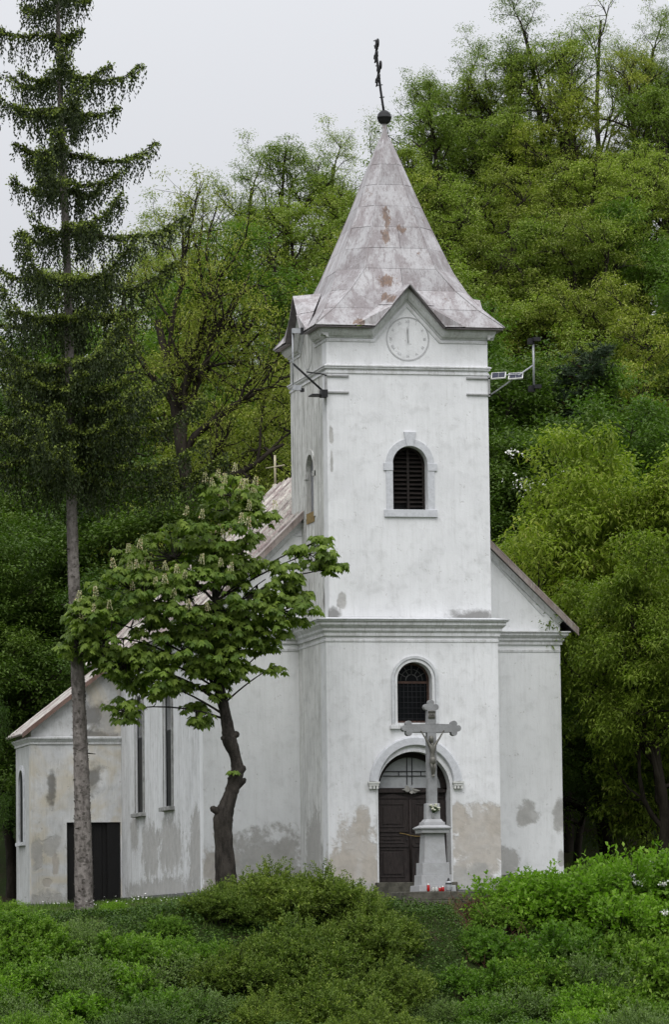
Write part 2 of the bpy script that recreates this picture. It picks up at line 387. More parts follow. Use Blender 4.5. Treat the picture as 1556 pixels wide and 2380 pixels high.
def build_ground():
    xs = np.concatenate([np.linspace(-400, -40, 14), np.linspace(-34, 50, 170), np.linspace(56, 400, 14)])
    ys = np.concatenate([np.linspace(-400, -30, 14), np.linspace(-24, 70, 180), np.linspace(80, 500, 14)])
    X, Y = np.meshgrid(xs, ys); Z = ground(X, Y); V = np.stack([X, Y, Z], -1).reshape(-1, 3)
    nx, ny = len(xs), len(ys); i = np.arange(ny - 1)[:, None] * nx + np.arange(nx - 1)[None, :]
    F = np.stack([i, i + 1, i + nx + 1, i + nx], -1).reshape(-1, 4)
    b = NB('earth_and_litter', .95, .1); p = b.pos()
    n1 = b.noise(p, .8, 6, .65); n2 = b.noise(p, 7, 6, .7)
    c = b.mix(b.ramp(n1, .35, .55), (.045, .036, .022), (.038, .060, .016)); c = b.mix(b.math('MULTIPLY', b.ramp(n2, .5, .7), .6), c, (.08, .06, .04))
    b.col(c); b.bump(n2, .8, .06)
    o = bpy.data.objects.new('ground', fastmesh('ground', V, F, b.m, smooth=True)); link(o); tag(o, kind='structure')
build_ground()

# ------------------------------------------------------------------ church
W = 4.7; U0, U1 = .13, 4.57; DN = 3.33; NX0, NX1 = -2.67, 7.37; NB_ = 18.4; ZC = 6.69
CH = empty('church', (0, 0, 0), 'white plastered village church with square clock tower and grey sheet metal spire', 'church')

g = G()   # lower tower stage
door_o = arch(2.345, -.3, 2.62, 1.0, 32); win_o = arch(2.395, 4.36, 5.5, .475)
g.prism([(0, -.4), (W, -.4), (W, 6.75), (0, 6.75)], 0, .62, 'y', [[(1.345, -.29), (3.345, -.29)] + door_o[2:], win_o])
g.build('tower_base_wall', M['front_low'], CH)
g = G(); g.box(0, .6, .622, DN + .1, -.4, 6.75); g.box(W - .6, W, .622, DN + .1, -.4, 6.75)
g.build('tower_side_wall', M['side_low'], CH)
# stage roof shelf and cornice
corn = [(.0, 6.66), (.05, 6.66), (.05, 6.74), (.10, 6.80), (.10, 6.86), (.19, 6.95), (.19, 7.02), (.25, 7.05), (.25, 7.08), (-.22, 7.14), (-.22, 6.66)]
G().ring(0, W, 0, DN + .4, corn).build('tower_cornice', M['trim'], CH)
G().ring(0, W, 0, DN + .4, [(.24, 7.084), (.275, 7.084), (.275, 7.10), (-.10, 7.16), (-.10, 7.14)]).build('cornice_flashing', M['mould_grey'], CH)
G().ring(0, W, 0, DN, [(0, 6.50), (.02, 6.51), (.02, 6.56), (0, 6.57), (-.05, 6.57), (-.05, 6.50)]).build('string_moulding', M['trim'], CH)
# upper tower stage: four walls with gable tops
TOPZ = 14.80; GZ = 15.80; GC = 2.35; GH = .90
def gabled(c): return [(U0, 7.0), (U1, 7.0), (U1, TOPZ), (c + GH, TOPZ), (c, GZ), (c - GH, TOPZ), (U0, TOPZ)]
up_o = arch(2.385, 10.04, 11.27, .475)
g = G(); g.prism(gabled(GC), U0, U0 + .5, 'y', [up_o]); g.build('tower_front_wall', M['front_up'], CH)
side_o = arch(2.2, 10.0, 11.25, .46)
def gab2(): return [(U0 + .502, 7.0), (U1 - .502, 7.0), (U1 - .502, TOPZ), (GC + GH, TOPZ), (GC, GZ), (GC - GH, TOPZ), (U0 + .502, TOPZ)]
g = G(); g.prism(gab2(), U0, U0 + .5, 'x', [side_o]); g.build('tower_left_wall', M['side_up'], CH)
g = G(); g.prism(gab2(), U1 - .5, U1, 'x'); g.prism(gabled(GC), U1 - .5, U1, 'y'); g.build('tower_rear_wall', M['side_up'], CH)
band = [(0, 13.66), (.03, 13.67), (.03, 13.72), (.005, 13.73), (.005, 13.76), (.06, 13.80), (.06, 13.84), (.085, 13.85), (.085, 13.88), (-.05, 13.93), (-.05, 13.66)]
G().ring(U0, U1, U0, U1, band).build('tower_band', M['trim'], CH)
# cornice under the eaves that climbs over the gable, on front and left side
def eave_path(c, a, b): return [(a, 14.62), (c - .93, 14.62), (c, 15.62), (c + .93, 14.62), (b, 14.62)]
prof = [(0, -.03), (0, .03), (.05, .05), (.05, .10), (.11, .16), (.17, .20), (.24, .20), (.24, -.03)]
prof2 = [(-.10, -.03), (-.10, .025), (-.05, .025), (-.05, -.03)]
for ax, d in (('y', U0), ('x', U0)):
    g = G()
    for pr in (prof, prof2):
        g.sweep(eave_path(GC, U0 - .17, U1 + .17) if pr is prof else eave_path(GC, U0, U1), pr, ax, d)
    g.build('eaves_cornice', M['trim'], CH)
g = G()
for pr in (prof,):
    P_ = eave_path(GC, U0 - .17, U1 + .17); s_ = G().sweep(P_, [(q, -o_) for q, o_ in pr], 'x', U1); g.add(s_.v, s_.f)
g.build('eaves_cornice', M['trim'], CH)
# window surround, upper
def frame_band(cx, zb, zs, r0, r1, d0, d1, axis='y', n=26):
    g = G()
    outer = [(cx - r1, zb), (cx - r0, zb)] + arcpts(cx, zs, r0, PI, 0, n) + [(cx + r0, zb), (cx + r1, zb)] + arcpts(cx, zs, r1, 0, PI, n)
    return g.prism(outer, d0, d1, axis)
ws = frame_band(2.385, 10.04, 11.27, .477, .66, U0 - .03, U0 + .01).build('window_surround', M['band'], CH)
G().box(1.66, 3.11, U0 - .06, U0 + .02, 9.84, 10.04).build('sill', M['band'], ws, .008)
G().box(1.655, 1.915, U0 - .045, U0 + .02, 11.08, 11.28).build('capital', M['band'], ws, .006)
G().box(2.86, 3.12, U0 - .045, U0 + .02, 11.08, 11.28).build('capital', M['band'], ws, .006)
G().prism([(2.30, 11.74), (2.47, 11.74), (2.55, 12.12), (2.22, 12.12)], U0 - .06, U0 + .01).build('keystone', M['band'], ws, .006)
# louvres
wl = frame_band(2.385, 10.05, 11.27, .40, .474, U0 + .28, U0 + .36).build('louvre_window', M['slat'], CH)
G().box(2.36, 2.42, U0 + .25, U0 + .36, 10.05, 11.68).build('mullion', M['slat'], wl)
rs = random.Random(4)
z = 10.13; k = 0
while z < 11.66:
    hw = .41 if z < 11.27 else math.sqrt(max(.01, .41 ** 2 - (z - 11.27) ** 2))
    for sx in (-1, 1):
        if sx == -1 and k == 0: continue
        x0, x1 = sorted((2.39 + sx * .03, 2.385 + sx * hw)); t = rs.uniform(-.006, .006)
        g = G(); g.add([(x0, U0 + .27, z + t), (x1, U0 + .27, z - t), (x1, U0 + .37, z + .075), (x0, U0 + .37, z + .075),
                        (x0, U0 + .27, z + .016 + t), (x1, U0 + .27, z + .016 - t), (x1, U0 + .37, z + .091), (x0, U0 + .37, z + .091)],
                       [(0, 1, 2, 3), (4, 7, 6, 5), (0, 4, 5, 1), (1, 5, 6, 2), (2, 6, 7, 3), (3, 7, 4, 0)])
        g.build('slat', M['slat'], wl)
    z += .118; k += 1
G().box(1.8, 2.95, U0 + .46, U0 + .5, 10.0, 11.8).build('louvre_backing', M['blackwood'], CH)
# side niche (left wall)
sn = G().prism(arch(2.2, 10.0, 11.25, .455), U0 + .12, U0 + .2, 'x').build('side_niche_shutter', M['shutter'], CH)
frame_band(2.2, 10.0, 11.25, .462, .60, U0 - .03, U0 + .01, 'x').build('niche_surround', M['side_up'], sn)
G().box(U0 - .02, U0 + .14, 1.75, 2.65, 9.86, 10.14).build('ochre_board', M['ochre'], sn)
G().box(U0 - .05, U0 + .02, 1.6, 1.78, 11.08, 11.22).build('capital', M['side_up'], sn); G().box(U0 - .05, U0 + .02, 2.62, 2.8, 11.08, 11.22).build('capital', M['side_up'], sn)
# lower window with grille and fanlight
lw = frame_band(2.395, 4.36, 5.5, .477, .545, -.035, .02).build('lower_window_surround', M['trim'], CH)
frame_band(2.395, 4.36, 5.5, .565, .635, -.06, .01).build('outer_moulding', M['mould_grey'], lw)
frame_band(2.395, 4.36, 5.5, .545, .565, -.015, .02).build('moulding_groove', M['mould_grey'], lw)
G().box(1.71, 3.08, -.09, .05, 4.20, 4.30).box(1.76, 3.03, -.05, .05, 4.30, 4.36).build('sill', M['trim'], lw, .006)
fw = frame_band(2.395, 4.38, 5.5, .415, .474, .30, .38); fw.box(1.93, 2.86, .30, .38, 4.362, 4.43); fw.box(1.98, 2.81, .31, .37, 5.42, 5.48)
fw = fw.build('window_frame', M['brownframe'], CH)
G().prism(arch(2.395, 4.37, 5.5, .47), .345, .355).build('pane', M['glass'], fw)
g = G()
for a in range(1, 6):
    t = PI * a / 6; g.tube([(2.395 + .16 * math.cos(t), .325, 5.5 + .16 * math.sin(t)), (2.395 + .42 * math.cos(t), .325, 5.5 + .42 * math.sin(t))], .013, 5)
g.tube([(2.395 + .16 * math.cos(PI * i / 12), .325, 5.5 + .16 * math.sin(PI * i / 12)) for i in range(13)], .016, 5)
g.tube([(2.395 + .30 * math.cos(PI * i / 12), .325, 5.5 + .30 * math.sin(PI * i / 12)) for i in range(13)], .010, 5)
g.build('fanlight_tracery', M['ironlite'], fw)
g = G()
for i in range(7): g.tube([(2.05 + i * .115, .27, 4.40), (2.05 + i * .115, .27, 5.44)], .006, 4)
for i in range(7): g.tube([(1.96, .262, 4.48 + i * .145), (2.83, .262, 4.48 + i * .145)], .006, 4)
g.build('window_grille', M['iron'], fw)
# door opening: hood moulding, soffit, leaves, lunette
ha = G(); pts = arcpts(2.345 + .04, 2.74, 1.145, R(4), R(176), 36)
ha.sweep(pts, [(-.115, -.02), (-.115, .09), (-.08, .115), (.10, .115), (.125, .085), (.125, -.02)])
ha = ha.build('door_hood_moulding', M['band'], CH)
for sx in (-1, 1):
    cx = 2.385 + sx * 1.15
    g = G().box(cx - .15, cx + .15, -.14, .02, 2.76, 2.81).box(cx - .13, cx + .13, -.12, .02, 2.70, 2.76)
    for i in range(3): g.box(cx - .12 + i * .09, cx - .06 + i * .09, -.11, .02, 2.62, 2.70)
    g.build('hood_bracket', M['white'], ha)
frame_band(2.345, 0.1, 2.62, .985, 1.03, -.02, .3).build('door_reveal', M['trim'], CH)
dl = G().prism([(1.36, .16), (3.33, .16), (3.33, 2.60), (1.36, 2.60)], .54, .58).build('main_door', M['darkwood'], CH)
for sx, x0 in ((0, 1.37), (1, 2.355)):
    x1 = x0 + .965
    g = G(); g.box(x0, x1, .49, .54, .18, 2.36)   # leaf
    g.build('door_leaf', M['darkwood'], dl)
    for z0, z1 in ((.30, 1.05), (1.20, 1.42), (1.62, 2.25)):
        g = G(); a0, a1 = x0 + .13, x1 - .15
        g.box(a0, a1, .470, .488, z0, z0 + .03); g.box(a0, a1, .470, .488, z1 - .03, z1); g.box(a0, a0 + .03, .472, .488, z0, z1); g.box(a1 - .03, a1, .472, .488, z0, z1)
        g.box(a0 + .10, a1 - .10, .468, .488, z0 + .09, z1 - .09 if z1 - z0 > .3 else z0 + .12)
        g.build('door_panel', M['darkwood'], dl, .004)
    G().box(x0 + .05, x1 - .05, .455, .49, 1.10, 1.15).build('door_rail', M['darkwood'], dl); G().box(x0 + .05, x1 - .05, .455, .49, 1.50, 1.55).build('door_rail', M['darkwood'], dl)
G().tube([(2.345, .46, .2), (2.345, .46, 2.36)], .03, 6).build('meeting_strip', M['darkwood'], dl)
g = G(); 
for x0 in (1.40, 2.38):
    g.prism([(x0, 2.38), (x0 + .93, 2.38), (x0 + .465, 2.52)], .47, .50); 
g.build('door_pediment', M['darkwood'], dl)
G().box(1.36, 3.33, .42, .54, 2.54, 2.66).build('transom', M['darkwood'], dl)
G().tube([(2.05, .47, 1.47), (2.2, .44, 1.44), (2.345, .44, 1.40), (2.5, .44, 1.38), (2.62, .47, 1.38)], .012, 5).build('door_chain', M['ochre'], dl)
G().tube([(2.26, .46, 1.30), (2.26, .42, 1.30), (2.20, .42, 1.28)], .012, 5).build('door_handle', M['iron'], dl)
lu = G().prism([(1.42, 2.665), (3.27, 2.665)] + arcpts(2.345, 2.62, .86, R(12), R(168), 24), .50, .53).build('lunette', M['lunette'], CH)
g = frame_band(2.345, 2.66, 2.62, .85, .995, .40, .50); g.build('lunette_frame', M['slat'], lu)
g = G()
for x in (2.275, 2.415): g.box(x - .010, x + .010, .47, .49, 2.75, 3.46)
for z in (2.98, 3.10): g.box(1.62, 3.07, .468, .488, z - .009, z + .009)
for x in (2.05, 2.66): g.box(x - .009, x + .009, .47, .49, 2.98, 3.10)
g.build('lunette_bars', M['iron'], lu)
G().box(1.25, 3.44, -.25, .6, -.5, .16).build('door_step', M['slab'], CH, .015)

# clock on the tower gable
ck = G()
for r0, r1, d in ((.575, .595, .012), (.555, .575, .004)):
    n = 56; o_ = len(ck.v)
    ck.v += [(2.37 + r * math.cos(2 * PI * i / n), U0 - dd, 14.62 + r * math.sin(2 * PI * i / n)) for (r, dd) in ((r0, -.01), (r0, d), (r1, d), (r1, -.01)) for i in range(n)]
    for a, b in ((0, 1), (1, 2), (2, 3), (3, 0)):
        for i in range(n): ck.f.append((o_ + a * n + i, o_ + a * n + (i + 1) % n, o_ + b * n + (i + 1) % n, o_ + b * n + i)); ck.sm.append(False)
ck = ck.build('clock_face', M['pale'], CH)
for i, s_ in enumerate(['XII', 'I', 'II', 'III', 'IV', 'V', 'VI', 'VII', 'VIII', 'IX', 'X', 'XI']):
    a = R(90 - 30 * i); fo = mesh_text(s_, .105, M['pale'], ck, 'numeral')
    fo.location = (2.37 + .46 * math.cos(a), U0 - .005, 14.62 + .46 * math.sin(a)); fo.rotation_euler = (R(90), a - PI / 2 if False else -(a - PI / 2) * -1 * -1, 0)
G().prism([(2.362, 14.50), (2.382, 14.50), (2.402, 15.18), (2.396, 15.18)], U0 - .035, U0 - .025).build('minute_hand', M['mould_grey'], ck)
G().prism([(2.36, 14.52), (2.385, 14.52), (2.372, 14.86), (2.352, 14.95), (2.34, 14.86)], U0 - .048, U0 - .038).build('hour_hand', M['greyiron'], ck)
# clock outline on left wall
g = G(); n = 40
for (r, dd) in ((.555, 0), (.575, .01), (.595, 0)): g.v += [(U0 - dd, 2.35 + r * math.cos(2 * PI * i / n), 14.62 + r * math.sin(2 * PI * i / n)) for i in range(n)]
for a in (0, 1):
    for i in range(n): g.f.append((a * n + i, a * n + (i + 1) % n, (a + 1) * n + (i + 1) % n, (a + 1) * n + i)); g.sm.append(False)
g.build('side_clock_face', M['greyiron'], CH)

# spire: eight-sided, broached to a square, in separate sheets
AX = 2.35
LV = [(14.90, 2.60, 2.60), (15.42, 2.20, 1.98), (15.98, 1.87, 1.44), (16.60, 1.61, .98), (17.20, 1.36, .82), (17.82, 1.11, .66), (18.43, .87, .51), (19.05, .64, .36), (19.65, .42, .225), (20.43, .11, .06)]
def octo(z, h, a):
    return [(-a, -h), (a, -h), (h, -a), (h, a), (a, h), (-a, h), (-h, a), (-h, -a)]
core = G(); vs_ = []
VF, GB = 1.52, 16.10       # gablet valley: half width at the eaves, height where the valleys meet
def hwv(z): return max(0.0, VF * (GB - z) / (GB - 14.9))
for z, h, a in LV: vs_ += [(AX + x * .985, AX + y * .985, z - .012) for x, y in octo(z, h, a)]
fs_ = [(i * 8 + k, i * 8 + (k + 1) % 8, (i + 1) * 8 + (k + 1) % 8, (i + 1) * 8 + k) for i in range(len(LV) - 1) for k in range(8) if i > 2 or k % 2]
core.add(vs_, fs_)
for i in range(3):         # faces broken by the gablets
    for k in (0, 2, 4, 6):
        A, B = octo(*LV[i]), octo(*LV[i + 1]); f_ = .985
        for sg in (0, 1):
            pa, pb = (A[k], A[(k + 1) % 8]) if sg == 0 else (A[(k + 1) % 8], A[k]); qa, qb = (B[k], B[(k + 1) % 8]) if sg == 0 else (B[(k + 1) % 8], B[k])
            def pt(p, q, z, hw):
                m_ = Vector(((p[0] + q[0]) / 2, (p[1] + q[1]) / 2)); L_ = (Vector(p) - m_).length; hw = min(hw, L_); u = m_ + (Vector(p) - m_).normalized() * hw
                return (AX + u.x * f_, AX + u.y * f_, z - .012)
            z0, z1 = LV[i][0], LV[i + 1][0]
            q = [(AX + pa[0] * f_, AX + pa[1] * f_, z0 - .012), pt(pa, pb, z0, hwv(z0))]
            if i == 2: t_ = (GB - z0) / (z1 - z0); mid = [(AX + f_ * ((A[k][j] + A[(k + 1) % 8][j]) / 2 * (1 - t_) + (B[k][j] + B[(k + 1) % 8][j]) / 2 * t_)) for j in (0, 1)]; q.append((mid[0], mid[1], GB - .012))
            q += [pt(qa, qb, z1, hwv(z1)), (AX + qa[0] * f_, AX + qa[1] * f_, z1 - .012)]
            core.add(q, [tuple(range(len(q)))])
spire = core.build('spire_roof', M['seam'], CH)
rs = random.Random(11)
GR = 16.02     # gablet ridge height
def sheet(q, name='roof_sheet', lift=.018, par=None, mat=None, inset=.007):
    """a metal sheet over the quad/tri q (world points), with turned-down edges"""
    q = [Vector(p) for p in q]; c = sum(q, Vector()) / len(q)
    nrm = (q[1] - q[0]).cross(q[-1] - q[0])
    if nrm.length < 1e-7: nrm = (q[2] - q[1]).cross(q[0] - q[1])
    nrm.normalize()
    if nrm.z < 0 or (abs(nrm.z) < 1e-3): nrm = -nrm if nrm.z < 0 else nrm
    j = [rs.uniform(.6, 1.2) for _ in q]
    top = [p + (c - p).normalized() * inset + nrm * lift * j[i] for i, p in enumerate(q)]
    bot = [p + (c - p).normalized() * inset - nrm * .004 for p in q]; n = len(q)
    G().add(top + bot, [tuple(range(n)), tuple(range(2 * n - 1, n - 1, -1))] + [(i, (i + 1) % n, n + (i + 1) % n, n + i) for i in range(n)]).build(name, mat or M['spire'], par or spire)
for i in range(len(LV) - 1):
    z0, h0, a0 = LV[i]; z1, h1, a1 = LV[i + 1]; A = octo(*LV[i]); B = octo(*LV[i + 1])
    for k in range(8):
        p0, p1 = A[k], A[(k + 1) % 8]; r0, r1 = B[k], B[(k + 1) % 8]
        P = lambda p, z: Vector((AX + p[0], AX + p[1], z))
        c0, c1, d1, d0 = P(p0, z0), P(p1, z0), P(r1, z1), P(r0, z1)
        main = k % 2 == 0; tall = 1
        nsp = 1
        if main and i < 3: nsp = 0
        if nsp:
            wd = (c1 - c0).length
            cuts = [0, 1]
            if main and wd > 1.3: cuts = [0, rs.uniform(.35, .65), 1] if wd > 1.6 and rs.random() < .7 else [0, 1]
            for u, v in zip(cuts[:-1], cuts[1:]):
                if (c0 - c1).length < 1e-4: sheet([c0, d1, d0])
                else: sheet([c0.lerp(c1, u), c0.lerp(c1, v), d0.lerp(d1, v), d0.lerp(d1, u)])
        elif main:
            # clipped by the gablet: face in local (s, z); gablet half width at height z
            for sgn in (-1, 1):
                hw0 = hwv(z0); hw1 = hwv(z1)
                e = (c1 - c0).normalized(); m0 = (c0 + c1) / 2; m1 = (d0 + d1) / 2
                L0 = (c1 - c0).length / 2; L1 = (d1 - d0).length / 2
                hw0 = min(hw0, L0 * .98); hw1 = min(hw1, L1 * .98)
                q = [m0 + e * sgn * hw0, m0 + e * sgn * L0, m1 + e * sgn * L1, m1 + e * sgn * hw1]
                if i == 2:
                    t = (GB - z0) / (z1 - z0); apex = m0.lerp(m1, max(0, t))
                    q = [m0 + e * sgn * hw0, m0 + e * sgn * L0, m1 + e * sgn * L1, m1, apex]
                if sgn < 0: q = q[::-1]
                sheet(q)
# gablet roofs (four), each of two planes, two sheets per plane
for side in range(4):
    a = side * PI / 2
    def T(s, o, z): # s along face, o outwards distance from the axis
        x, y = s, -o; return Vector((AX + x * math.cos(a) - y * math.sin(a), AX + x * math.sin(a) + y * math.cos(a), z))
    FO = 2.62; AP = 16.03
    for sg in (-1, 1):
        foot = T(sg * .96, FO, 14.90); val = T(sg * VF, 2.60, 14.92); apex = T(0, FO, AP); back = T(0, 1.82, AP + .09)
        mf = foot.lerp(apex, .5); mv = val.lerp(back, .5)
        for q in ([foot, mf, mv, val], [mf, apex, back, mv]):
            sheet(q, 'gablet_sheet', .02)
            n_ = G()
        # soffit board below the gablet edge
        e0 = T(sg * .96, FO - .01, 14.875); e1 = T(0, FO - .01, AP - .03); i0 = T(sg * .93, 2.0, 14.875); i1 = T(0, 2.0, AP - .03)
        G().add([e0, e1, i1, i0] + [p + Vector((0, 0, .012)) for p in (e0, e1, i1, i0)], [(0, 1, 2, 3), (7, 6, 5, 4), (0, 4, 5, 1), (1, 5, 6, 2), (2, 6, 7, 3), (3, 7, 4, 0)]).build('gablet_soffit', M['seam'], spire)
# eave soffit strips and hip seams
g = G().ring(U0, U1, U0, U1, [(-.02, 14.86), (.36, 14.86), (.36, 14.885), (-.02, 14.885)]); 
G().add([(0, 0, 0)], [])
for k in range(8):
    pts = [Vector((AX + octo(*l)[k][0] * 1.004, AX + octo(*l)[k][1] * 1.004, l[0] + .012)) for l in LV]
    if k in (1, 3, 5, 7) or True: G().tube(pts, .020, 5).build('hip_seam', M['spire'], spire)
for side in range(4):     # eave soffit only outside the gablet
    a = side * PI / 2
    for s0, s1 in ((-2.58, -1.0), (1.0, 2.58)):
        v = []
        for zz in (14.862, 14.888):
            for s, o in ((s0, 2.58), (s1, 2.58), (min(max(s1, -2.2), 2.2), 2.2), (min(max(s0, -2.2), 2.2), 2.2)):
                x, y = s, -o; v.append((AX + x * math.cos(a) - y * math.sin(a), AX + x * math.sin(a) + y * math.cos(a), zz))
        G().add(v, [(0, 1, 2, 3), (7, 6, 5, 4), (0, 4, 5, 1), (1, 5, 6, 2), (2, 6, 7, 3), (3, 7, 4, 0)]).build('eaves_soffit', M['seam'], spire)
fin = G().lathe([(.15, 20.25), (.11, 20.5), (.075, 20.62), (.07, 20.9), (.06, 20.95)], (AX, AX, 0), 12).build('finial_shaft', M['spire'], CH)
fb = G().lathe([(0.0, -.2), (.12, -.17), (.175, -.10), (.195, -.015), (.202, -.01), (.202, .02), (.195, .025), (.18, .09), (.12, .16), (.05, .20), (.0, .205)], (AX, AX, 21.02), 18).build('finial_ball', M['iron'], CH)
def SP(t): return Vector((AX - .012 - .20 * t - .03 * math.sin(t * 3), AX, 21.2 + 1.98 * t))
sc_ = G().tube([SP(i / 10) for i in range(11)], [.034] * 8 + [.026, .022, .014], 6).build('spire_cross', M['iron'], CH)
def curl(c, r, a0, a1, ax, th=.014, n=9):
    return [(c.x + ax[0] * r * math.cos(a0 + (a1 - a0) * i / n), c.y + ax[1] * r * math.cos(a0 + (a1 - a0) * i / n), c.z + r * math.sin(a0 + (a1 - a0) * i / n)) for i in range(n + 1)]
g = G()
dirx = Vector((.10, .99, 0))
for t in (.52, .84):
    c = SP(t); L_ = .42 if t < .6 else .3
    g.tube([c - dirx * L_ + Vector((0, 0, .16)), c, c + dirx * L_ - Vector((0, 0, .16))], .034, 5)
    for s_ in (-1, 1):
        e = c + dirx * (s_ * L_) - Vector((0, 0, s_ * .16))
        g.tube(curl(e, .10, 0, 5, dirx), .028, 5); g.tube(curl(c + dirx * s_ * .12 + Vector((0, 0, .1)), .09, 0, 4.4, dirx), .028, 5); g.tube(curl(c + dirx * s_ * .12 - Vector((0, 0, .12)), .08, 1, 5.5, dirx), .028, 5)
for t in (.18, .97, .9, .35, .62): 
    c = SP(t); g.tube([c - Vector((.07, .02, -.01)), c + Vector((.07, -.02, .03))], .014, 4)
g.build('cross_arm_scrollwork', M['iron'], sc_)

# nave
SL = .97; RX = 2.35; RZ = 12.40
def nz(x): return RZ - SL * abs(x - RX)
g = G(); g.prism([(NX0, -.4), (-.001, -.4), (-.001, 7.0), (NX0, 7.0)], DN, DN + .5); g.prism([(W + .001, -.4), (NX1, -.4), (NX1, 7.0), (W + .001, 7.0)], DN, DN + .5)
g.prism([(NX0, 7.001), (NX1, 7.001), (NX1, nz(NX1) - .12), (RX, RZ - .12), (NX0, nz(NX0) - .12)], DN, DN + .4)
g.build('nave_front_wall', M['nave_front'], CH)
# raking mouldings on the nave gable, right and left of the tower
for path in ([(U1 + .01, nz(U1) - .62), (U1 + .17, nz(U1) - .72), (U1 + .28, nz(U1) - .60), (NX1 - .45, nz(NX1 - .45) - .50)], [(NX0 + .45, nz(NX0 + .45) - .50), (U0 - .28, nz(U0) - .6), (U0 - .01, nz(U0) - .62)]):
    G().sweep(path, [(-.02, -.02), (-.02, .03), (.03, .03), (.03, -.02)], 'y', DN).build('gable_moulding', M['trim'], CH)
for path in ([(U1 + .01, nz(U1) - .30), (NX1, nz(NX1) - .26)], [(NX0, nz(NX0) - .26), (U0 - .01, nz(U0) - .30)]):
    G().sweep(path, [(-.06, -.02), (-.06, .06), (.08, .15), (.08, -.02)], 'y', DN).build('raking_cornice', M['trim'], CH)
oN = [(9.55, .0)]
w1 = arch(12.53, 2.43, 5.35, .47, 16); w2 = arch(8.17, 2.46, 5.30, .47, 16)
g = G(); g.prism([(DN + .502, -.4), (NB_, -.4), (NB_, 7.0), (DN + .502, 7.0)], NX0, NX0 + .5, 'x', [w1, w2]); g.build('nave_left_wall', M['nave_side'], CH)
G().box(NX1 - .5, NX1, DN + .502, NB_, -.4, 7.0).box(NX0 + .502, NX1 - .502, NB_ - .5, NB_ - .002, -.4, 7.0).build('nave_rear_wall', M['nave_side'], CH)
nc = [(0, 6.68), (.05, 6.68), (.05, 6.75), (.10, 6.80), (.10, 6.85), (.19, 6.93), (.19, 6.99), (.24, 7.01), (.24, 7.04), (-.1, 7.06), (-.1, 6.68)]
g = G(); vv = []
# cornice with the tower stretch left out: left piece and right piece
def corn_piece(x0, x1, side):
    P_ = [(o, z) for o, z in nc]; v = []; f = []; m = len(P_)
    if side < 0: rings = [[(NX0 - o, NB_, z) for o, z in P_], [(NX0 - o, DN - o, z) for o, z in P_], [(-.052, DN - o, z) for o, z in P_]]
    else: rings = [[(W + .052, DN - o, z) for o, z in P_], [(NX1 + o, DN - o, z) for o, z in P_], [(NX1 + o, NB_, z) for o, z in P_]]
    for r_ in rings: v += r_
    for i in range(2):
        for j in range(m): f.append((i * m + j, i * m + (j + 1) % m, (i + 1) * m + (j + 1) % m, (i + 1) * m + j))
    return v, f
for s_ in (-1, 1): g.add(*corn_piece(0, 0, s_))
g.build('nave_cornice', M['trim'], CH)
for x0, x1 in ((NX0, -.001), (W + .001, NX1)): G().box(x0, x1, DN - .02, DN + .02, 6.48, 6.54).build('nave_string_moulding', M['trim'], CH)
g = G().ring(NX0, NX1, DN, NB_, [(0, -.45), (.05, -.45), (.05, .36), (.03, .38), (-.02, .38), (-.02, -.45)]); 
g = G(); g.box(W + .003, NX1 + .05, DN - .05, DN + .01, -.45, .40); g.box(NX1 + .002, NX1 + .05, DN + .012, NB_, -.45, .40); g.build('plinth', M['plinth'], CH, .01)
g = G(); g.box(NX0 - .06, NX0 + .01, DN + .1, 15.6, -.6, .03); g.build('plinth', M['plinth'], CH, .01)
G().box(-.05, 1.24, -.05, .01, -.5, -.04).box(3.46, W + .04, -.05, .01, -.5, -.04).build('plinth', M['plinth'], CH, .01)
# nave side windows
for cy, zb, zs in ((12.53, 2.43, 5.35), (8.17, 2.46, 5.30)):
    sf = frame_band(cy, zb, zs, .472, .60, NX0 - .03, NX0 + .01, 'x', 18).build('nave_window_surround', M['trim'], CH)
    frame_band(cy, zb, zs, .60, .66, NX0 - .05, NX0 + .01, 'x', 18).build('outer_moulding', M['weathered'], sf)
    G().box(NX0 - .16, NX0 + .02, cy - .78, cy + .78, zb - .12, zb - .01).build('sill', M['weathered'], sf, .01)
    fr = frame_band(cy, zb + .01, zs, .41, .468, NX0 + .005, NX0 + .05, 'x', 18); fr.box(NX0 + .005, NX0 + .05, cy - .46, cy + .46, zb + 1.35, zb + 1.40); fr.box(NX0 + .005, NX0 + .05, cy - .46, cy + .46, 4.55, 4.60)
    fr = fr.build('nave_window_frame', M['iron'], CH)
    G().box(NX0 + .018, NX0 + .028, cy - .46, cy + .46, zb, 4.55).build('pane', M['glass'], fr)
    G().prism([(cy - .46, 4.60), (cy + .46, 4.60)] + arcpts(cy, zs, .46, 0, PI, 16), NX0 + .018, NX0 + .028, 'x').build('pane', M['glass2'], fr)
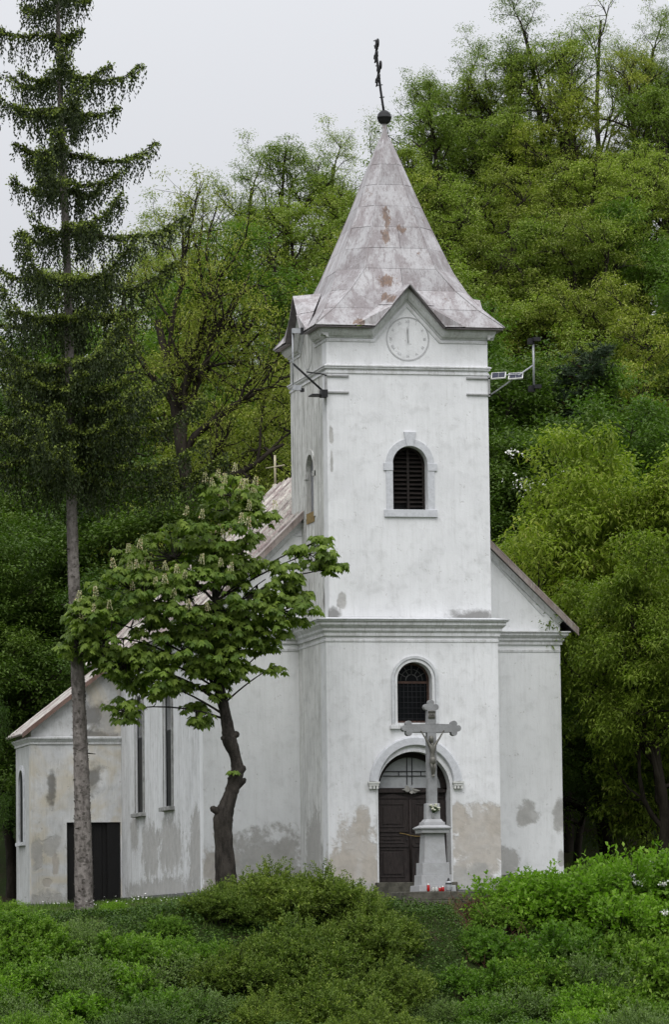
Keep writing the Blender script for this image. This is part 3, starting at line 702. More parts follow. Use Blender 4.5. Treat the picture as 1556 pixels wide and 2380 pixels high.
# nave roof: standing-seam sheets down each slope
nr = G().add([(RX, DN - .10, RZ - .06), (RX, 16.85, RZ - .06), (NX1 + .45, 19.0, nz(NX1 + .45) - .06), (NX1 + .45, DN - .10, nz(NX1 + .45) - .06),
              (NX0 - .45, DN - .10, nz(NX1 + .45) - .06), (NX0 - .45, 19.0, nz(NX1 + .45) - .06)],
             [(0, 1, 2, 3), (0, 4, 5, 1), (1, 5, 2), (3, 2, 5, 4)]).build('nave_roof', M['seam'], CH)
ny = 26; y0, y1 = DN - .12, 19.0
for s_ in (-1, 1):
    XE = RX + s_ * 5.47
    for i in range(ny):
        a0 = y0 + (y1 - y0) * i / ny; a1 = y0 + (y1 - y0) * (i + 1) / ny
        tops = []
        for yy in (a0, a1):
            if yy <= 16.85: tops.append((RX + s_ * .01, yy, RZ + .01))
            else:
                t = (yy - 16.85) / (19.0 - 16.85); tops.append((RX + (XE - RX) * t, yy, RZ + .01 - SL * abs((XE - RX) * t)))
        if abs(tops[0][0] - XE) < .3: continue
        bz = nz(XE) + .01
        q = [(XE, a0, bz), (XE, a1, bz), tops[1], tops[0]]
        q = [Vector(p) for p in q]; nn = Vector((s_ * SL, 0, 1)).normalized()
        # pan with a raised seam along its far edge
        e = .055; h = .055
        prof_ = [(a0, 0), (a1 - e, 0), (a1 - e * .8, h), (a1 - .004, h), (a1 - .004, 0)]
        v = []
        for k_, (yy, hh) in enumerate(prof_):
            t = (yy - a0) / (a1 - a0)
            v.append(q[0].lerp(q[1], t) + nn * hh)
        for k_, (yy, hh) in enumerate(prof_):
            t = (yy - a0) / (a1 - a0); v.append(q[3].lerp(q[2], t) + nn * hh)
        G().add(v, [(k_, k_ + 1, k_ + 6, k_ + 5) for k_ in range(4)]).build('roof_sheet', M['nroof'], nr)
# hipped rear roof
for i in range(10):
    t0, t1 = i / 10, (i + 1) / 10; XA = NX0 - .45; XB = NX1 + .45
    p0 = Vector((XA + (XB - XA) * t0, 19.0, nz(XA) + .01)); p1 = Vector((XA + (XB - XA) * t1, 19.0, nz(XA) + .01)); ap = Vector((RX, 16.85, RZ + .01))
    G().add([p0, p1, ap, p0 + Vector((0, 0, -.02)), p1 + Vector((0, 0, -.02))], [(0, 1, 2), (3, 4, 1, 0)]).build('roof_sheet', M['nroof'], nr)
for s_ in (-1, 1):       # verge boards, cut at the tower
    xa, xb = (U1 + .012, NX1 + .47) if s_ > 0 else (U0 - .012, NX0 - .47)
    g = G(); v = []
    cuts = 5
    for i in range(cuts):
        u, v_ = i / cuts, (i + 1) / cuts
        x_0, x_1 = xa + (xb - xa) * u, xa + (xb - xa) * v_ - (.006 * (1 if xb > xa else -1))
        q = [(x_0, nz(x_0)), (x_1, nz(x_1)), (x_1, nz(x_1) - .17), (x_0, nz(x_0) - .17)]
        G().prism(q, DN - .30 - .002 * (i % 2), DN - .27).build('verge_strip', M['verge'], nr)
        qt = [(x_0, nz(x_0) + .045), (x_1, nz(x_1) + .045), (x_1, nz(x_1) - .0), (x_0, nz(x_0) - .0)]
        G().prism(qt, DN - .31 - .002 * (i % 2), DN - .06).build('verge_cap', M['verge'], nr)
        q2 = [(x_0, nz(x_0) - .05), (x_1, nz(x_1) - .05), (x_1, nz(x_1) - .09), (x_0, nz(x_0) - .09)]
        g.prism(q2, DN - .268, DN)
    g.build('verge_soffit', M['trim'], nr)
rc = G().tube([(RX, 16.85, 12.35), (RX, 16.85, 13.35)], .035, 6); rc.tube([(RX - .02, 14.9 + .55, 12.90), (RX, 16.85, 13.0), (RX + .02, 18.2, 13.10)], .022, 5); 
rc.lathe([(.0, 12.5), (.09, 12.45), (.10, 12.38), (.05, 12.30)], (RX, 16.85, 0), 8)
rc.build('ridge_cross', simple('cream_painted_metal', (.42, .38, .26), .6, .2, 10), CH)

# sacristy annex
SY = 15.63; SX0, SX1 = -5.36, NX0 - .002; SB = 18.5
sdoor = [(-4.31, -.3), (-2.70, -.3), (-2.70, 2.26), (-4.31, 2.26)]
def sz(x): return 5.06 + .78 * (x - SX0)
G().prism([(SX0, -.5), (SX1, -.5), (SX1, sz(SX1) - .03), (SX0, sz(SX0) - .03)], SY, SY + .4, 'y', [[(-4.31, -.49), (-2.70, -.49), (-2.70, 2.26), (-4.31, 2.26)]]).build('sacristy_front_wall', M['sacristy'], CH)
so_ = arch(17.35, 1.73, 3.45, .42, 14)
G().prism([(SY + .402, -.5), (SB, -.5), (SB, 5.0), (SY + .402, 5.0)], SX0, SX0 + .4, 'x', [so_]).build('sacristy_side_wall', M['sac_side'], CH)
G().box(SX0 + .402, SX1, SB - .3, SB - .01, -.5, 4.72).build('sacristy_rear_wall', M['sac_side'], CH)
g = G(); P_ = [(0, 4.55), (.04, 4.56), (.04, 4.62), (.09, 4.68), (.13, 4.72), (.13, 4.76), (-.05, 4.80), (-.05, 4.55)]; m = len(P_)
v = [(SX0 - o, SB, z) for o, z in P_] + [(SX0 - o, SY - o, z) for o, z in P_] + [(SX1, SY - o, z) for o, z in P_]
g.add(v, [(i * m + j, i * m + (j + 1) % m, (i + 1) * m + (j + 1) % m, (i + 1) * m + j) for i in range(2) for j in range(m)]); g.build('sacristy_cornice', M['trim'], CH)
G().prism([(-4.30, -.45), (-2.71, -.45), (-2.71, 2.25), (-4.30, 2.25)], SY + .16, SY + .2).build('sacristy_door', M['blackwood'], CH)
sd = CH.children[-1]
for i in range(6): G().box(-4.29 + i * .264, -4.29 + i * .264 + .252, SY + .13, SY + .158, -.2, 2.20).build('plank', M['blackwood'], sd)
G().box(-3.10, -2.72, SY + .05, SY + .12, -.2, 2.24).build('open_leaf', M['blackwood'], sd)
sf = frame_band(17.35, 1.73, 3.45, .42, .56, SX0 - .05, SX0 + .01, 'x', 14).build('sacristy_window_surround', M['mould_grey'], CH)
G().prism(arch(17.35, 1.74, 3.45, .415, 14), SX0 + .02, SX0 + .03, 'x').build('pane', M['glass'], sf); G().box(SX0 - .12, SX0 + .02, 16.75, 17.95, 1.62, 1.72).build('sill', M['mould_grey'], sf)
G().box(SX0 - .07, SX1, SY - .07, SY - .001, -.7, -.12).build('plinth', M['plinth'], CH, .01); G().box(SX0 - .07, SX0 - .001, SY, SB, -.7, -.12).build('plinth', M['plinth'], CH, .01)
sr = G().prism([(SX0 - .28, sz(SX0 - .28) - .02), (SX1, sz(SX1) - .02), (SX1, sz(SX1) + .02), (SX0 - .28, sz(SX0 - .28) + .02)], SY - .2, SB + .1).build('sacristy_roof', M['verge'], CH)
for i in range(7):
    a = SY - .26 + i * .45
    G().prism([(SX0 - .30, sz(SX0 - .30) + .025), (SX1, sz(SX1) + .025), (SX1, sz(SX1) + .05), (SX0 - .30, sz(SX0 - .30) + .05)], a, a + .44).build('roof_sheet', M['nroof'], sr)
G().prism([(SX0 - .30, sz(SX0 - .30) - .09), (SX1, sz(SX1) - .09), (SX1, sz(SX1) + .06), (SX0 - .30, sz(SX0 - .30) + .06)], SY - .29, SY - .262).build('verge_strip', M['rustverge'], sr)

# ------------------------------------------------------------------ floodlight brackets on the tower corners
def mount(side):
    s = 1 if side > 0 else -1; X = U1 if s > 0 else U0
    lab = 'solar lamp bracket with two small panels clamped to the right corner of the tower' if s > 0 else 'grey lamp bracket with diagonal arm on the left corner of the tower'
    t = empty('solar_lamp_bracket', (X, .1, 13.2), lab, 'lamp bracket')
    def b(g, name, mat, **k): return g.build(name, mat, t, loc=(-X, -.1, -13.2), **k)
    for z in (13.15, 13.59):
        x0, x1 = sorted((X - s * .60, X + s * .05)); b(G().box(x0, x1, U0 - .05, U0 - .005, z - .02, z + .02), 'clamp_bar', M['greyiron'])
    XP = X + s * (1.27 if s > 0 else .92)
    b(G().box(min(X, X + s * .05), max(X, X + s * .05), U0 - .05, U0 + .02, 13.10, 13.66), 'clamp_plate', M['greyiron'])
    if s > 0:
        b(G().tube([(X + .08, .1, 13.16), (XP, .1, 13.98)], .024, 6), 'diagonal_arm', M['galv'])
        b(G().tube([(X + .02, .1, 13.66), (X + .90, .1, 13.72)], .016, 6), 'panel_rail', M['galv'])
    else: b(G().tube([(X - .06, .1, 13.13), (XP, .1, 13.90)], .03, 6), 'diagonal_arm', M['iron'])
    if s < 0: b(G().tube([(X - .02, .1, 13.62), (X - .55, .1, 13.68)], .02, 6), 'panel_rail', M['iron'])
    z0, z1 = (13.38, 14.66) if s > 0 else (13.28, 14.80)
    b(G().tube([(XP, .1, z0), (XP, .1, z1)], .03 if s > 0 else .022, 8), 'lamp_pole', M['galv'])
    for z, mt in ((z1, 0), (z0, 1)):
        if s > 0:
            g = G().box(XP - .03, XP + .16, -.10, .10, z - .05, z + .05); g.box(XP - .12, XP + .03, .06, .26, z - .12, z + .04)
            lm = b(g, 'lamp', M['iron']); 
        else:
            g = G().box(XP - .02, XP + .20, .0, .12, z - .13 + .03, z + .03); lm = b(g, 'lamp', M['galv'])
            b(G().box(XP + .20, XP + .28, -.02, .15, z - .12 - .02 * mt, z + .05 - .1 * mt), 'lamp_hood', M['iron'])
    if s > 0:
        for x0 in (X + .02, X + .50):
            # tilted panel: upper edge further back and to the right
            P_ = [Vector((x0, -.10, 13.56)), Vector((x0 + .41, -.10, 13.60)), Vector((x0 + .53, .26, 13.80)), Vector((x0 + .12, .26, 13.77))]
            nn = (P_[1] - P_[0]).cross(P_[3] - P_[0]).normalized(); 
            g = G().add(P_ + [p - nn * .03 for p in P_], [(0, 1, 2, 3), (7, 6, 5, 4), (0, 4, 5, 1), (1, 5, 6, 2), (2, 6, 7, 3), (3, 7, 4, 0)]); pn = b(g, 'solar_panel', M['white'])
            def Q(u, v): return P_[0].lerp(P_[1], u).lerp(P_[3].lerp(P_[2], u), v) + nn * .004
            g = G()
            for u0, u1 in ((.07, .49), (.51, .93)): g.add([Q(u0, .08), Q(u1, .08), Q(u1, .92), Q(u0, .92)], [(0, 1, 2, 3)])
            cell = g.build('solar_cells', M['cell'], pn)
    else:
        g = G().box(X - .42, X - .02, .0, .5, 13.06, 13.09); b(g, 'solar_panel', M['iron']); b(G().box(X - .18, X - .01, -.05, .2, 13.0, 13.2), 'junction_box', M['iron'])
M['cell'] = simple('solar_cell', (.030, .033, .055), .6, .2, 30, spec=.15)
mount(1); mount(-1)

# ------------------------------------------------------------------ wayside cross
WX, WY, WZ = 2.01, -3.2, -.14
WC = empty('wayside_cross', (WX, WY, WZ), 'grey stone crucifix with trefoil arm ends on a pedestal before the church door', 'crucifix')
def wb(g, name, mat, parent=WC, bevel=.01):
    return g.build(name, mat, parent, bevel, loc=(0, 0, -WZ) if parent is WC else None)
def cbox(z0, z1, hx0, hx1, hy0=None, hy1=None, cx=0.0):
    hy0 = hx0 if hy0 is None else hy0; hy1 = hx1 if hy1 is None else hy1
    v = [(cx - hx0, -hy0, z0), (cx + hx0, -hy0, z0), (cx + hx0, hy0, z0), (cx - hx0, hy0, z0), (cx - hx1, -hy1, z1), (cx + hx1, -hy1, z1), (cx + hx1, hy1, z1), (cx - hx1, hy1, z1)]
    return G().add(v, [(3, 2, 1, 0), (4, 5, 6, 7), (0, 1, 5, 4), (1, 2, 6, 5), (2, 3, 7, 6), (3, 0, 4, 7)])
wb(cbox(-.14, .02, .49, .48), 'foot_block', M['stone'])
wb(cbox(.02, .29, .40, .39), 'base_block', M['stone'])
wb(cbox(.29, .60, .355, .35), 'middle_block', M['stone'])
wb(cbox(.60, 1.355, .29, .255), 'pedestal_die', M['stone'])
g = cbox(1.355, 1.46, .36, .37); g.add(*(lambda q: (q.v, q.f))(cbox(1.46, 1.50, .41, .42))); g.add(*(lambda q: (q.v, q.f))(cbox(1.50, 1.57, .41, .28))); wb(g, 'pedestal_cap', M['stone'])
g = cbox(1.57, 1.64, .28, .27); g.add(*(lambda q: (q.v, q.f))(cbox(1.64, 1.72, .25, .19))); wb(g, 'shaft_foot', M['stone'])
wb(cbox(1.72, 2.12, .185, .175, .15, .14), 'shaft_block', M['stone'])
cr = G()
aw = .118; ah = .115; zc = 4.05
def trefoil(c, d):
    """three lobes at an arm's end, outline points counter-clockwise; d = outward direction"""
    pts = []; px = Vector((-d[1], d[0])); d = Vector(d); c = Vector(c)
    for (cc, a0, a1) in ((c + d * .05 - px * .115, -150, 30), (c + d * .155, -75, 75), (c + d * .05 + px * .115, -30, 150)):
        for i in range(9):
            t = R(a0 + (a1 - a0) * i / 8); pts.append(cc + (d * math.cos(t) + px * math.sin(t)) * .082)
    return [(p.x, p.y) for p in pts]
outl = [(-.125, 2.12), (.125, 2.12), (aw, zc - ah)]
outl += [(.52, zc - .105)] + trefoil((.55, zc), (1, 0)) + [(.52, zc + .105), (aw, zc + ah)]
outl += [(.11, 4.52)] + trefoil((0, 4.545), (0, 1)) + [(-.11, 4.52), (-aw, zc + ah)]
outl += [(-.52, zc + .105)] + trefoil((-.55, zc), (-1, 0)) + [(-.52, zc - .105), (-aw, zc - ah)]
cr.prism(outl, -.10, .10); wb(cr, 'cross', M['stone_dark'], bevel=.012)
# scroll with INRI
g = G(); n = 10
for i in range(n):
    t0, t1 = i / n, (i + 1) / n; z_ = lambda t: 4.30 + .17 * (1 - t); y_ = lambda t: -.125 + .012 * math.sin(t * 7)
    g.add([(-.085, y_(t0), z_(t0)), (.085, y_(t0), z_(t0)), (.085, y_(t1), z_(t1)), (-.085, y_(t1), z_(t1)), (-.085, -.1, z_(t0)), (.085, -.1, z_(t0)), (.085, -.1, z_(t1)), (-.085, -.1, z_(t1))], [(0, 3, 2, 1), (0, 4, 7, 3), (1, 2, 6, 5)] + ([(0, 1, 5, 4)] if i == 0 else []) + ([(3, 7, 6, 2)] if i == n - 1 else []))
g.tube([(-.095, -.125, 4.475), (-.03, -.135, 4.495), (.03, -.135, 4.495), (.095, -.125, 4.475)], .014, 6)
scr = wb(g, 'scroll', M['bronze'], bevel=0)
fo = mesh_text('INRI', .075, M['iron'], scr, 'inscription', .004); fo.location = (0, -.146, 4.39); fo.rotation_euler = (R(90), 0, 0)
# corpus: one continuous skinned body
def skin_body():
    J = {'pel': ((.0, -.145, 3.27), .062), 'bel': ((.0, -.15, 3.38), .055), 'chest': ((.0, -.155, 3.54), .078), 'neck': ((.0, -.15, 3.66), .030), 'hd0': ((-.012, -.165, 3.71), .038), 'hd1': ((-.025, -.175, 3.765), .052), 'hd2': ((-.03, -.17, 3.82), .040),
         'sl': ((-.085, -.145, 3.635), .038), 'el': ((-.18, -.14, 3.79), .026), 'wl': ((-.275, -.135, 3.945), .017), 'hl': ((-.305, -.135, 3.995), .022),
         'sr': ((.085, -.145, 3.635), .038), 'er': ((.19, -.14, 3.79), .026), 'wr': ((.29, -.135, 3.955), .017), 'hr': ((.322, -.135, 4.005), .022),
         'tl': ((-.045, -.15, 3.22), .050), 'kl': ((-.035, -.205, 3.04), .036), 'al': ((-.015, -.15, 2.845), .020), 'fl': ((-.012, -.185, 2.79), .024),
         'tr': ((.045, -.15, 3.22), .050), 'kr': ((.040, -.205, 3.04), .036), 'ar': ((.018, -.165, 2.855), .020), 'fr': ((.016, -.20, 2.80), .024)}
    E_ = [('pel', 'bel'), ('bel', 'chest'), ('chest', 'neck'), ('neck', 'hd0'), ('hd0', 'hd1'), ('hd1', 'hd2'), ('chest', 'sl'), ('sl', 'el'), ('el', 'wl'), ('wl', 'hl'), ('chest', 'sr'), ('sr', 'er'), ('er', 'wr'), ('wr', 'hr'),
          ('pel', 'tl'), ('tl', 'kl'), ('kl', 'al'), ('al', 'fl'), ('pel', 'tr'), ('tr', 'kr'), ('kr', 'ar'), ('ar', 'fr')]
    K = list(J); me = bpy.data.meshes.new('corpus'); me.from_pydata([J[k][0] for k in K], [(K.index(a), K.index(b)) for a, b in E_], [])
    o = bpy.data.objects.new('corpus', me); link(o, WC); o.location = (0, 0, -WZ)
    o.modifiers.new('skin', 'SKIN')
    if not me.skin_vertices: 
        bm = bmesh.new(); bm.from_mesh(me); bm.verts.layers.skin.verify(); bm.to_mesh(me); bm.free()
    for i, k in enumerate(K):
        me.skin_vertices[0].data[i].radius = (J[k][1],) * 2; me.skin_vertices[0].data[i].use_root = (i == 0)
    s = o.modifiers.new('sub', 'SUBSURF'); s.levels = 2; s.render_levels = 2
    me.materials.append(M['bronze']); return o
cp = skin_body()
G().lathe([(.06, 3.12), (.088, 3.15), (.082, 3.24), (.070, 3.30), (.05, 3.31)], (0, -.155, 0), 10).build('loincloth', M['bronze'], cp)
g = G().lathe([(.0, 3.86), (.045, 3.845), (.062, 3.79), (.058, 3.74), (.035, 3.70)], (-.028, -.155, 0), 10); g.build('hair', M['bronze'], cp)
# stone platform the cross stands on
pf = G().box(1.03, 2.92, -4.05, -2.6, -.37, -.145).build('stone_slab', M['slab'], None, .02)
tag(pf, 'dark mossy stone slab under the crucifix, above a lower step', 'slab')
pf = G().box(1.0, 2.98, -4.45, -2.5, -.60, -.375).build('stone_step', M['slab'], None, .02)
tag(pf, 'lower dark stone step beneath the crucifix slab, half overgrown', 'step')

# grave lanterns and flowers
M['redglass'] = simple('red_candle_glass', (.35, .008, .008), .15, .2, 10, spec=.6)
M['milk'] = simple('milky_candle_glass', (.45, .45, .42), .3, .15, 10)
M['tin'] = simple('silver_lid', (.45, .44, .42), .35, .15, 10, metal=.8)
def lantern(x, y, h, r, mat, label, peaked=False):
    t = empty('grave_lantern', (x, y, -.145), label, 'candle lantern', 'candle lanterns at the foot of the crucifix')
    G().lathe([(0, 0), (r * .8, 0), (r, h * .15), (r, h * .72), (r * .85, h * .78), (0, h * .78)], (0, 0, 0), 12).build('candle_glass', mat, t)
    pr = [(r * .95, h * .78), (r * .95, h * .84), (r * .6, h * .93), (r * .15, h), (0, h)] if not peaked else [(r * 1.15, h * .55), (r * 1.1, h * .62), (r * .55, h * .8), (r * .2, h * 1.0), (0, h * 1.05)]
    G().lathe(pr, (0, 0, 0), 12).build('lid', M['tin'] if not peaked else M['iron'], t)
lantern(1.72, -3.86, .22, .042, M['redglass'], 'tall red glass candle lantern, leftmost on the slab below the crucifix')
lantern(1.84, -3.88, .12, .04, M['milk'], 'small white candle lantern beside the tall red one')
lantern(1.935, -3.84, .13, .04, M['milk'], 'small white candle lantern touching the pair of short red ones')
lantern(2.02, -3.88, .13, .038, M['redglass'], 'short red candle lantern next to the white candles')
lantern(2.11, -3.83, .15, .04, M['redglass'], 'short red candle lantern beside the peaked grey lantern')
lantern(2.27, -3.80, .34, .075, M['galv'], 'large grey lantern with peaked dark lid on the slab', True)
bq = empty('flower_bouquet', (1.99, -3.37, 1.86), 'bouquet of white and yellow flowers in a small vase on the crucifix shaft', 'bouquet')
G().lathe([(0, -.16), (.025, -.16), (.04, 0), (.035, .01), (0, .01)], (0, 0, 0), 10).build('vase', M['greyiron'], bq)
M['petal'] = simple('petals', (.62, .62, .50), .7, .2, 40); M['green'] = simple('stem_green', (.05, .10, .02), .7, .3, 20)
rs = random.Random(5); g = G(); gl = G()
for i in range(16):
    a, rr = rs.uniform(0, 2 * PI), rs.uniform(.02, .15); c = Vector((rr * math.cos(a) + .02, -.04 + rr * math.sin(a) * .5, .10 + rs.uniform(-.02, .13)))
    gl.tube([(0, 0, 0), c], .005, 4)
    f_ = G().lathe([(0, 0), (.018, -.012), (.036, .008), (.03, .026), (0, .03)], c, 7); g.add(f_.v, f_.f)
    for j in range(3):
        d = Vector((rs.uniform(-1, 1), rs.uniform(-1, .2), rs.uniform(-.3, 1))).normalized() * .09; p = c * .7
        s_ = d.cross(Vector((0, 0, 1))).normalized() * .015; gl.add([p, p + d * .5 + s_, p + d, p + d * .5 - s_], [(0, 1, 2, 3)])
g.build('blooms', M['petal'], bq)['kind'] = 'stuff'; gl.build('greenery', M['green'], bq)['kind'] = 'stuff'
# bow above the main door
bw = empty('ribbon_bow', (2.36, .40, 2.62), 'pale tulle bow hanging over the dark church door', 'bow')
g = G(); rs = random.Random(2)
for i in range(14):
    a = rs.uniform(0, 2 * PI); L_ = rs.uniform(.10, .26); d = Vector((math.cos(a), rs.uniform(-.3, .1), math.sin(a) * .55)); s_ = Vector((-d.z, 0, d.x)).normalized() * rs.uniform(.03, .06)
    g.add([Vector((0, 0, 0)), d * L_ * .5 + s_, d * L_, d * L_ * .6 - s_], [(0, 1, 2, 3)])
g.build('loops', simple('tulle', (.28, .27, .25), .9, .15, 20), bw); G().lathe([(0, -.03), (.03, 0), (0, .03)], (0, -.02, 0), 8).build('knot', M['lunette'], bw)
# ------------------------------------------------------------------ vegetation
def unit(a): return a / np.maximum(np.linalg.norm(a, axis=-1, keepdims=True), 1e-9)
def leafquads(P, D, S, L, Wd, droop=.0):
    """rhombic leaves: base P, direction D, sideways S, length L, width Wd (arrays)"""
    L = np.broadcast_to(np.asarray(L, float).reshape(-1, 1), (len(P), 1)); Wd = np.broadcast_to(np.asarray(Wd, float).reshape(-1, 1), (len(P), 1))
    dz = np.zeros_like(P); dz[:, 2] = -1
    V = np.stack([P, P + D * L * .45 + S * Wd / 2, P + D * L + dz * L * droop, P + D * L * .45 - S * Wd / 2], 1).reshape(-1, 3)
    F = np.arange(len(P) * 4).reshape(-1, 4); return V, F
def rand_dirs(rg, n, flat=1.0):
    d = rg.normal(size=(n, 3)); d[:, 2] *= flat; return unit(d)
class TubeSet:
    def __init__(s): s.V = []; s.F = []; s.n = 0
    def add(s, pts, rad, n=5):
        pts = np.asarray(pts, float); m = len(pts); rad = np.asarray(rad, float)
        d = np.gradient(pts, axis=0); d = unit(d); ref = np.array([.31, .22, .93]) if abs(d[0, 2]) < .9 else np.array([1., .1, 0])
        a = unit(np.cross(d, ref)); b = np.cross(d, a); t = np.arange(n) * 2 * PI / n
        v = pts[:, None] + rad[:, None, None] * (a[:, None] * np.cos(t)[None, :, None] + b[:, None] * np.sin(t)[None, :, None])
        s.V.append(v.reshape(-1, 3)); i = np.arange(m - 1)[:, None] * n; k = np.arange(n)[None]; k2 = (k + 1) % n
        s.F.append(s.n + np.stack([i + k, i + k2, i + n + k2, i + n + k], -1).reshape(-1, 4)); s.n += m * n
    def mesh(s, name, mat): return fastmesh(name, np.concatenate(s.V), np.concatenate(s.F), mat, smooth=True)
def mobj(name, me, parent=None, kind=None):
    o = bpy.data.objects.new(name, me); link(o, parent)
    if kind: o['kind'] = kind
    return o
def bark(name, c, c2, sc=6, bump=.8):
    b = NB(name, .95, .1); p = b.obj(); n1 = b.noise(b.scale(p, (1, 1, .35)), sc, 6, .7, .3); n2 = b.noise(p, sc * 3.5, 5, .7)
    cc = b.mix(b.ramp(n1, .35, .65), c, c2); cc = b.mix(b.math('MULTIPLY', b.ramp(n2, .55, .7), .5), cc, tuple(min(1, x * 1.6) for x in c2)); b.col(cc)
    b.bump(b.math('ADD', n1, b.math('MULTIPLY', n2, .5)), bump, .05); return b.m
M['bark'] = bark('dark_bark', (.018, .015, .012), (.045, .038, .030), 3)
M['bark_spruce'] = bark('spruce_bark', (.12, .105, .098), (.25, .225, .21), 5)
M['bark_chest'] = bark('chestnut_bark', (.018, .016, .014), (.055, .048, .042), 5)
M['bark_pine'] = bark('pine_bark', (.05, .025, .015), (.14, .065, .035), 3)

def skeleton(rg, height, spread, trunk_r, fork=.35, nlimb=7, gnarl=.25, ts=None, up=.35, levels=3, lean=0.0, sub=(5, 5), lenf=1.0):
    """trunk + limbs + branches + twigs. Returns tube set and twig-end points with directions"""
    ts = ts or TubeSet(); tips = []
    def path(p, d, L, n, wob, upb):
        P = [p]; step = L / n
        for i in range(n):
            d = d + rg.normal(size=3) * wob + np.array([0, 0, upb]) / n; d = d / np.linalg.norm(d); P.append(P[-1] + d * step)
        return np.array(P), d
    tr, _ = path(np.zeros(3), np.array([lean, 0, 1.]), height * .82, 12, .07, .3)
    ts.add(tr, np.linspace(trunk_r, trunk_r * .25, 13), 7)
    def rec(P, r0, L, lev):
        m = len(P); kids = sub[0] if lev == 1 else sub[1]
        for k in range(kids):
            t = rg.uniform(.3, 1.0); i = min(m - 1, int(t * (m - 1))); p = P[i]; d0 = unit(P[min(i + 1, m - 1)] - P[max(0, i - 1)])
            d = unit(d0 * .75 + rg.normal(size=3) * .62 + np.array([0, 0, up * .5])); l = L * rg.uniform(.38, .62)
            Q, dd = path(p, d, l, 4 if lev < 2 else 3, gnarl, up * .3)
            r = r0 * (1 - .5 * t) * .62
            ts.add(Q, np.linspace(r, r * .35, len(Q)), 4 if lev < 2 else 3)
            if lev < levels - 1: rec(Q, r, l, lev + 1)
            tips.append((Q[-1], dd)); tips.append((Q[len(Q) // 2], dd))
    for k in range(nlimb):
        t = fork + (1 - fork) * (k + rg.uniform(0, .8)) / nlimb; i = min(12, int(t * 12)); p = tr[i]
        az = k * 2.4 + rg.uniform(-.5, .5); el = R(18 + 50 * t) + rg.uniform(-.15, .15)
        d = np.array([math.cos(az) * math.cos(el), math.sin(az) * math.cos(el), math.sin(el)])
        L = spread * (1.25 - .55 * t) * rg.uniform(.8, 1.15) * lenf
        Q, dd = path(p, d, L, 7, gnarl * .8, up)
        r = trunk_r * (.55 - .35 * t); ts.add(Q, np.linspace(r, r * .3, len(Q)), 5)
        rec(Q, r, L, 1); tips.append((Q[-1], dd))
    tips.append((tr[-1], np.array([0, 0, 1.])))
    return ts, np.array([t[0] for t in tips]), np.array([t[1] for t in tips])

def foliage_mesh(rg, name, tips, nper, sig, sigz, L, Wd, mat, flat=.5, droop=.25, drop=0.0, tipgrad=True, zoff=0.0):
    keep = rg.random(len(tips)) > drop; T = tips[keep]
    cnt = rg.poisson(nper * rg.uniform(.5, 1.5, len(T))); idx = np.repeat(np.arange(len(T)), cnt)
    off = rg.normal(size=(len(idx), 3)) * np.array([sig, sig, sigz]); P = T[idx] + off; P[:, 2] += zoff
    D = rand_dirs(rg, len(P), flat); D = unit(D + unit(off) * .6); S = unit(np.cross(D, rand_dirs(rg, len(P), 1.) * .5 + np.array([0, 0, 1.])))
    V, F = leafquads(P, D, S, L * rg.uniform(.6, 1.25, len(P)), Wd * rg.uniform(.7, 1.2, len(P)), droop)
    clump = rg.random(len(T))[idx]; rnd = np.clip(.08 + .55 * clump + .34 * rg.random(len(P)), 0, 1)
    return fastmesh(name, V, F, mat, rnd)

ALLT = []
def make_tree(name, seed, height, spread, mat, barkm, nper, sig, sigz, L, Wd, label=None, drop=.0, cat='tree', **kw):
    fk = {k: kw.pop(k) for k in ('flat', 'droop', 'zoff') if k in kw}
    rg = np.random.default_rng(seed); ts, tips, dirs = skeleton(rg, height, spread, **kw)
    t = empty(name, (0, 0, -300), label, cat)
    mobj('trunk', ts.mesh('trunk', barkm), t); mobj('crown', foliage_mesh(rg, 'crown', tips, nper, sig, sigz, L, Wd, mat, drop=drop, **fk), t)
    return t

M['loc'] = leafmat('locust_leaves', (.115, .165, .030), (.245, .310, .064), tip=(.32, .36, .11), objvar=.20, trans=.26)
M['loc_y'] = leafmat('locust_leaves_yellowish', (.130, .165, .028), (.260, .295, .058), tip=(.32, .29, .09), objvar=.18, trans=.26)
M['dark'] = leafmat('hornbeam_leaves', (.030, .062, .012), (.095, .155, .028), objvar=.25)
M['mid'] = leafmat('ash_leaves', (.045, .090, .018), (.125, .200, .038), objvar=.15, trans=.35)
M['wal'] = leafmat('walnut_leaves', (.085, .130, .016), (.225, .285, .040), tip=(.29, .27, .08), objvar=.10, trans=.35)
M['lin'] = leafmat('cherry_leaves', (.025, .070, .018), (.075, .150, .035), objvar=.1)
M['pine'] = leafmat('pine_needles', (.012, .026, .012), (.035, .058, .026), objvar=.1, trans=.05)
P = {}
P['loc'] = make_tree('locust_tree', 21, 14, 4.2, M['loc'], M['bark'], 52, .16, .065, .12, .05, trunk_r=.38, fork=.42, nlimb=9, gnarl=.30, sub=(7, 6), levels=3, drop=.42)
P['loc2'] = make_tree('locust_tree', 34, 14, 4.0, M['loc_y'], M['bark'], 50, .155, .06, .12, .05, trunk_r=.42, fork=.36, nlimb=10, gnarl=.33, sub=(7, 6), levels=3, drop=.42)
P['loc3'] = make_tree('locust_tree', 57, 15, 3.6, M['loc'], M['bark'], 34, .17, .08, .10, .04, trunk_r=.26, fork=.40, nlimb=9, gnarl=.28, sub=(7, 6), levels=3, drop=.3, up=.5)
P['big'] = make_tree('crooked_locust_tree', 91, 15, 4.4, M['loc_y'], M['bark'], 34, .17, .07, .095, .035, trunk_r=.40, fork=.34, nlimb=13, gnarl=.34, sub=(8, 7), levels=3, drop=.2, up=.45)
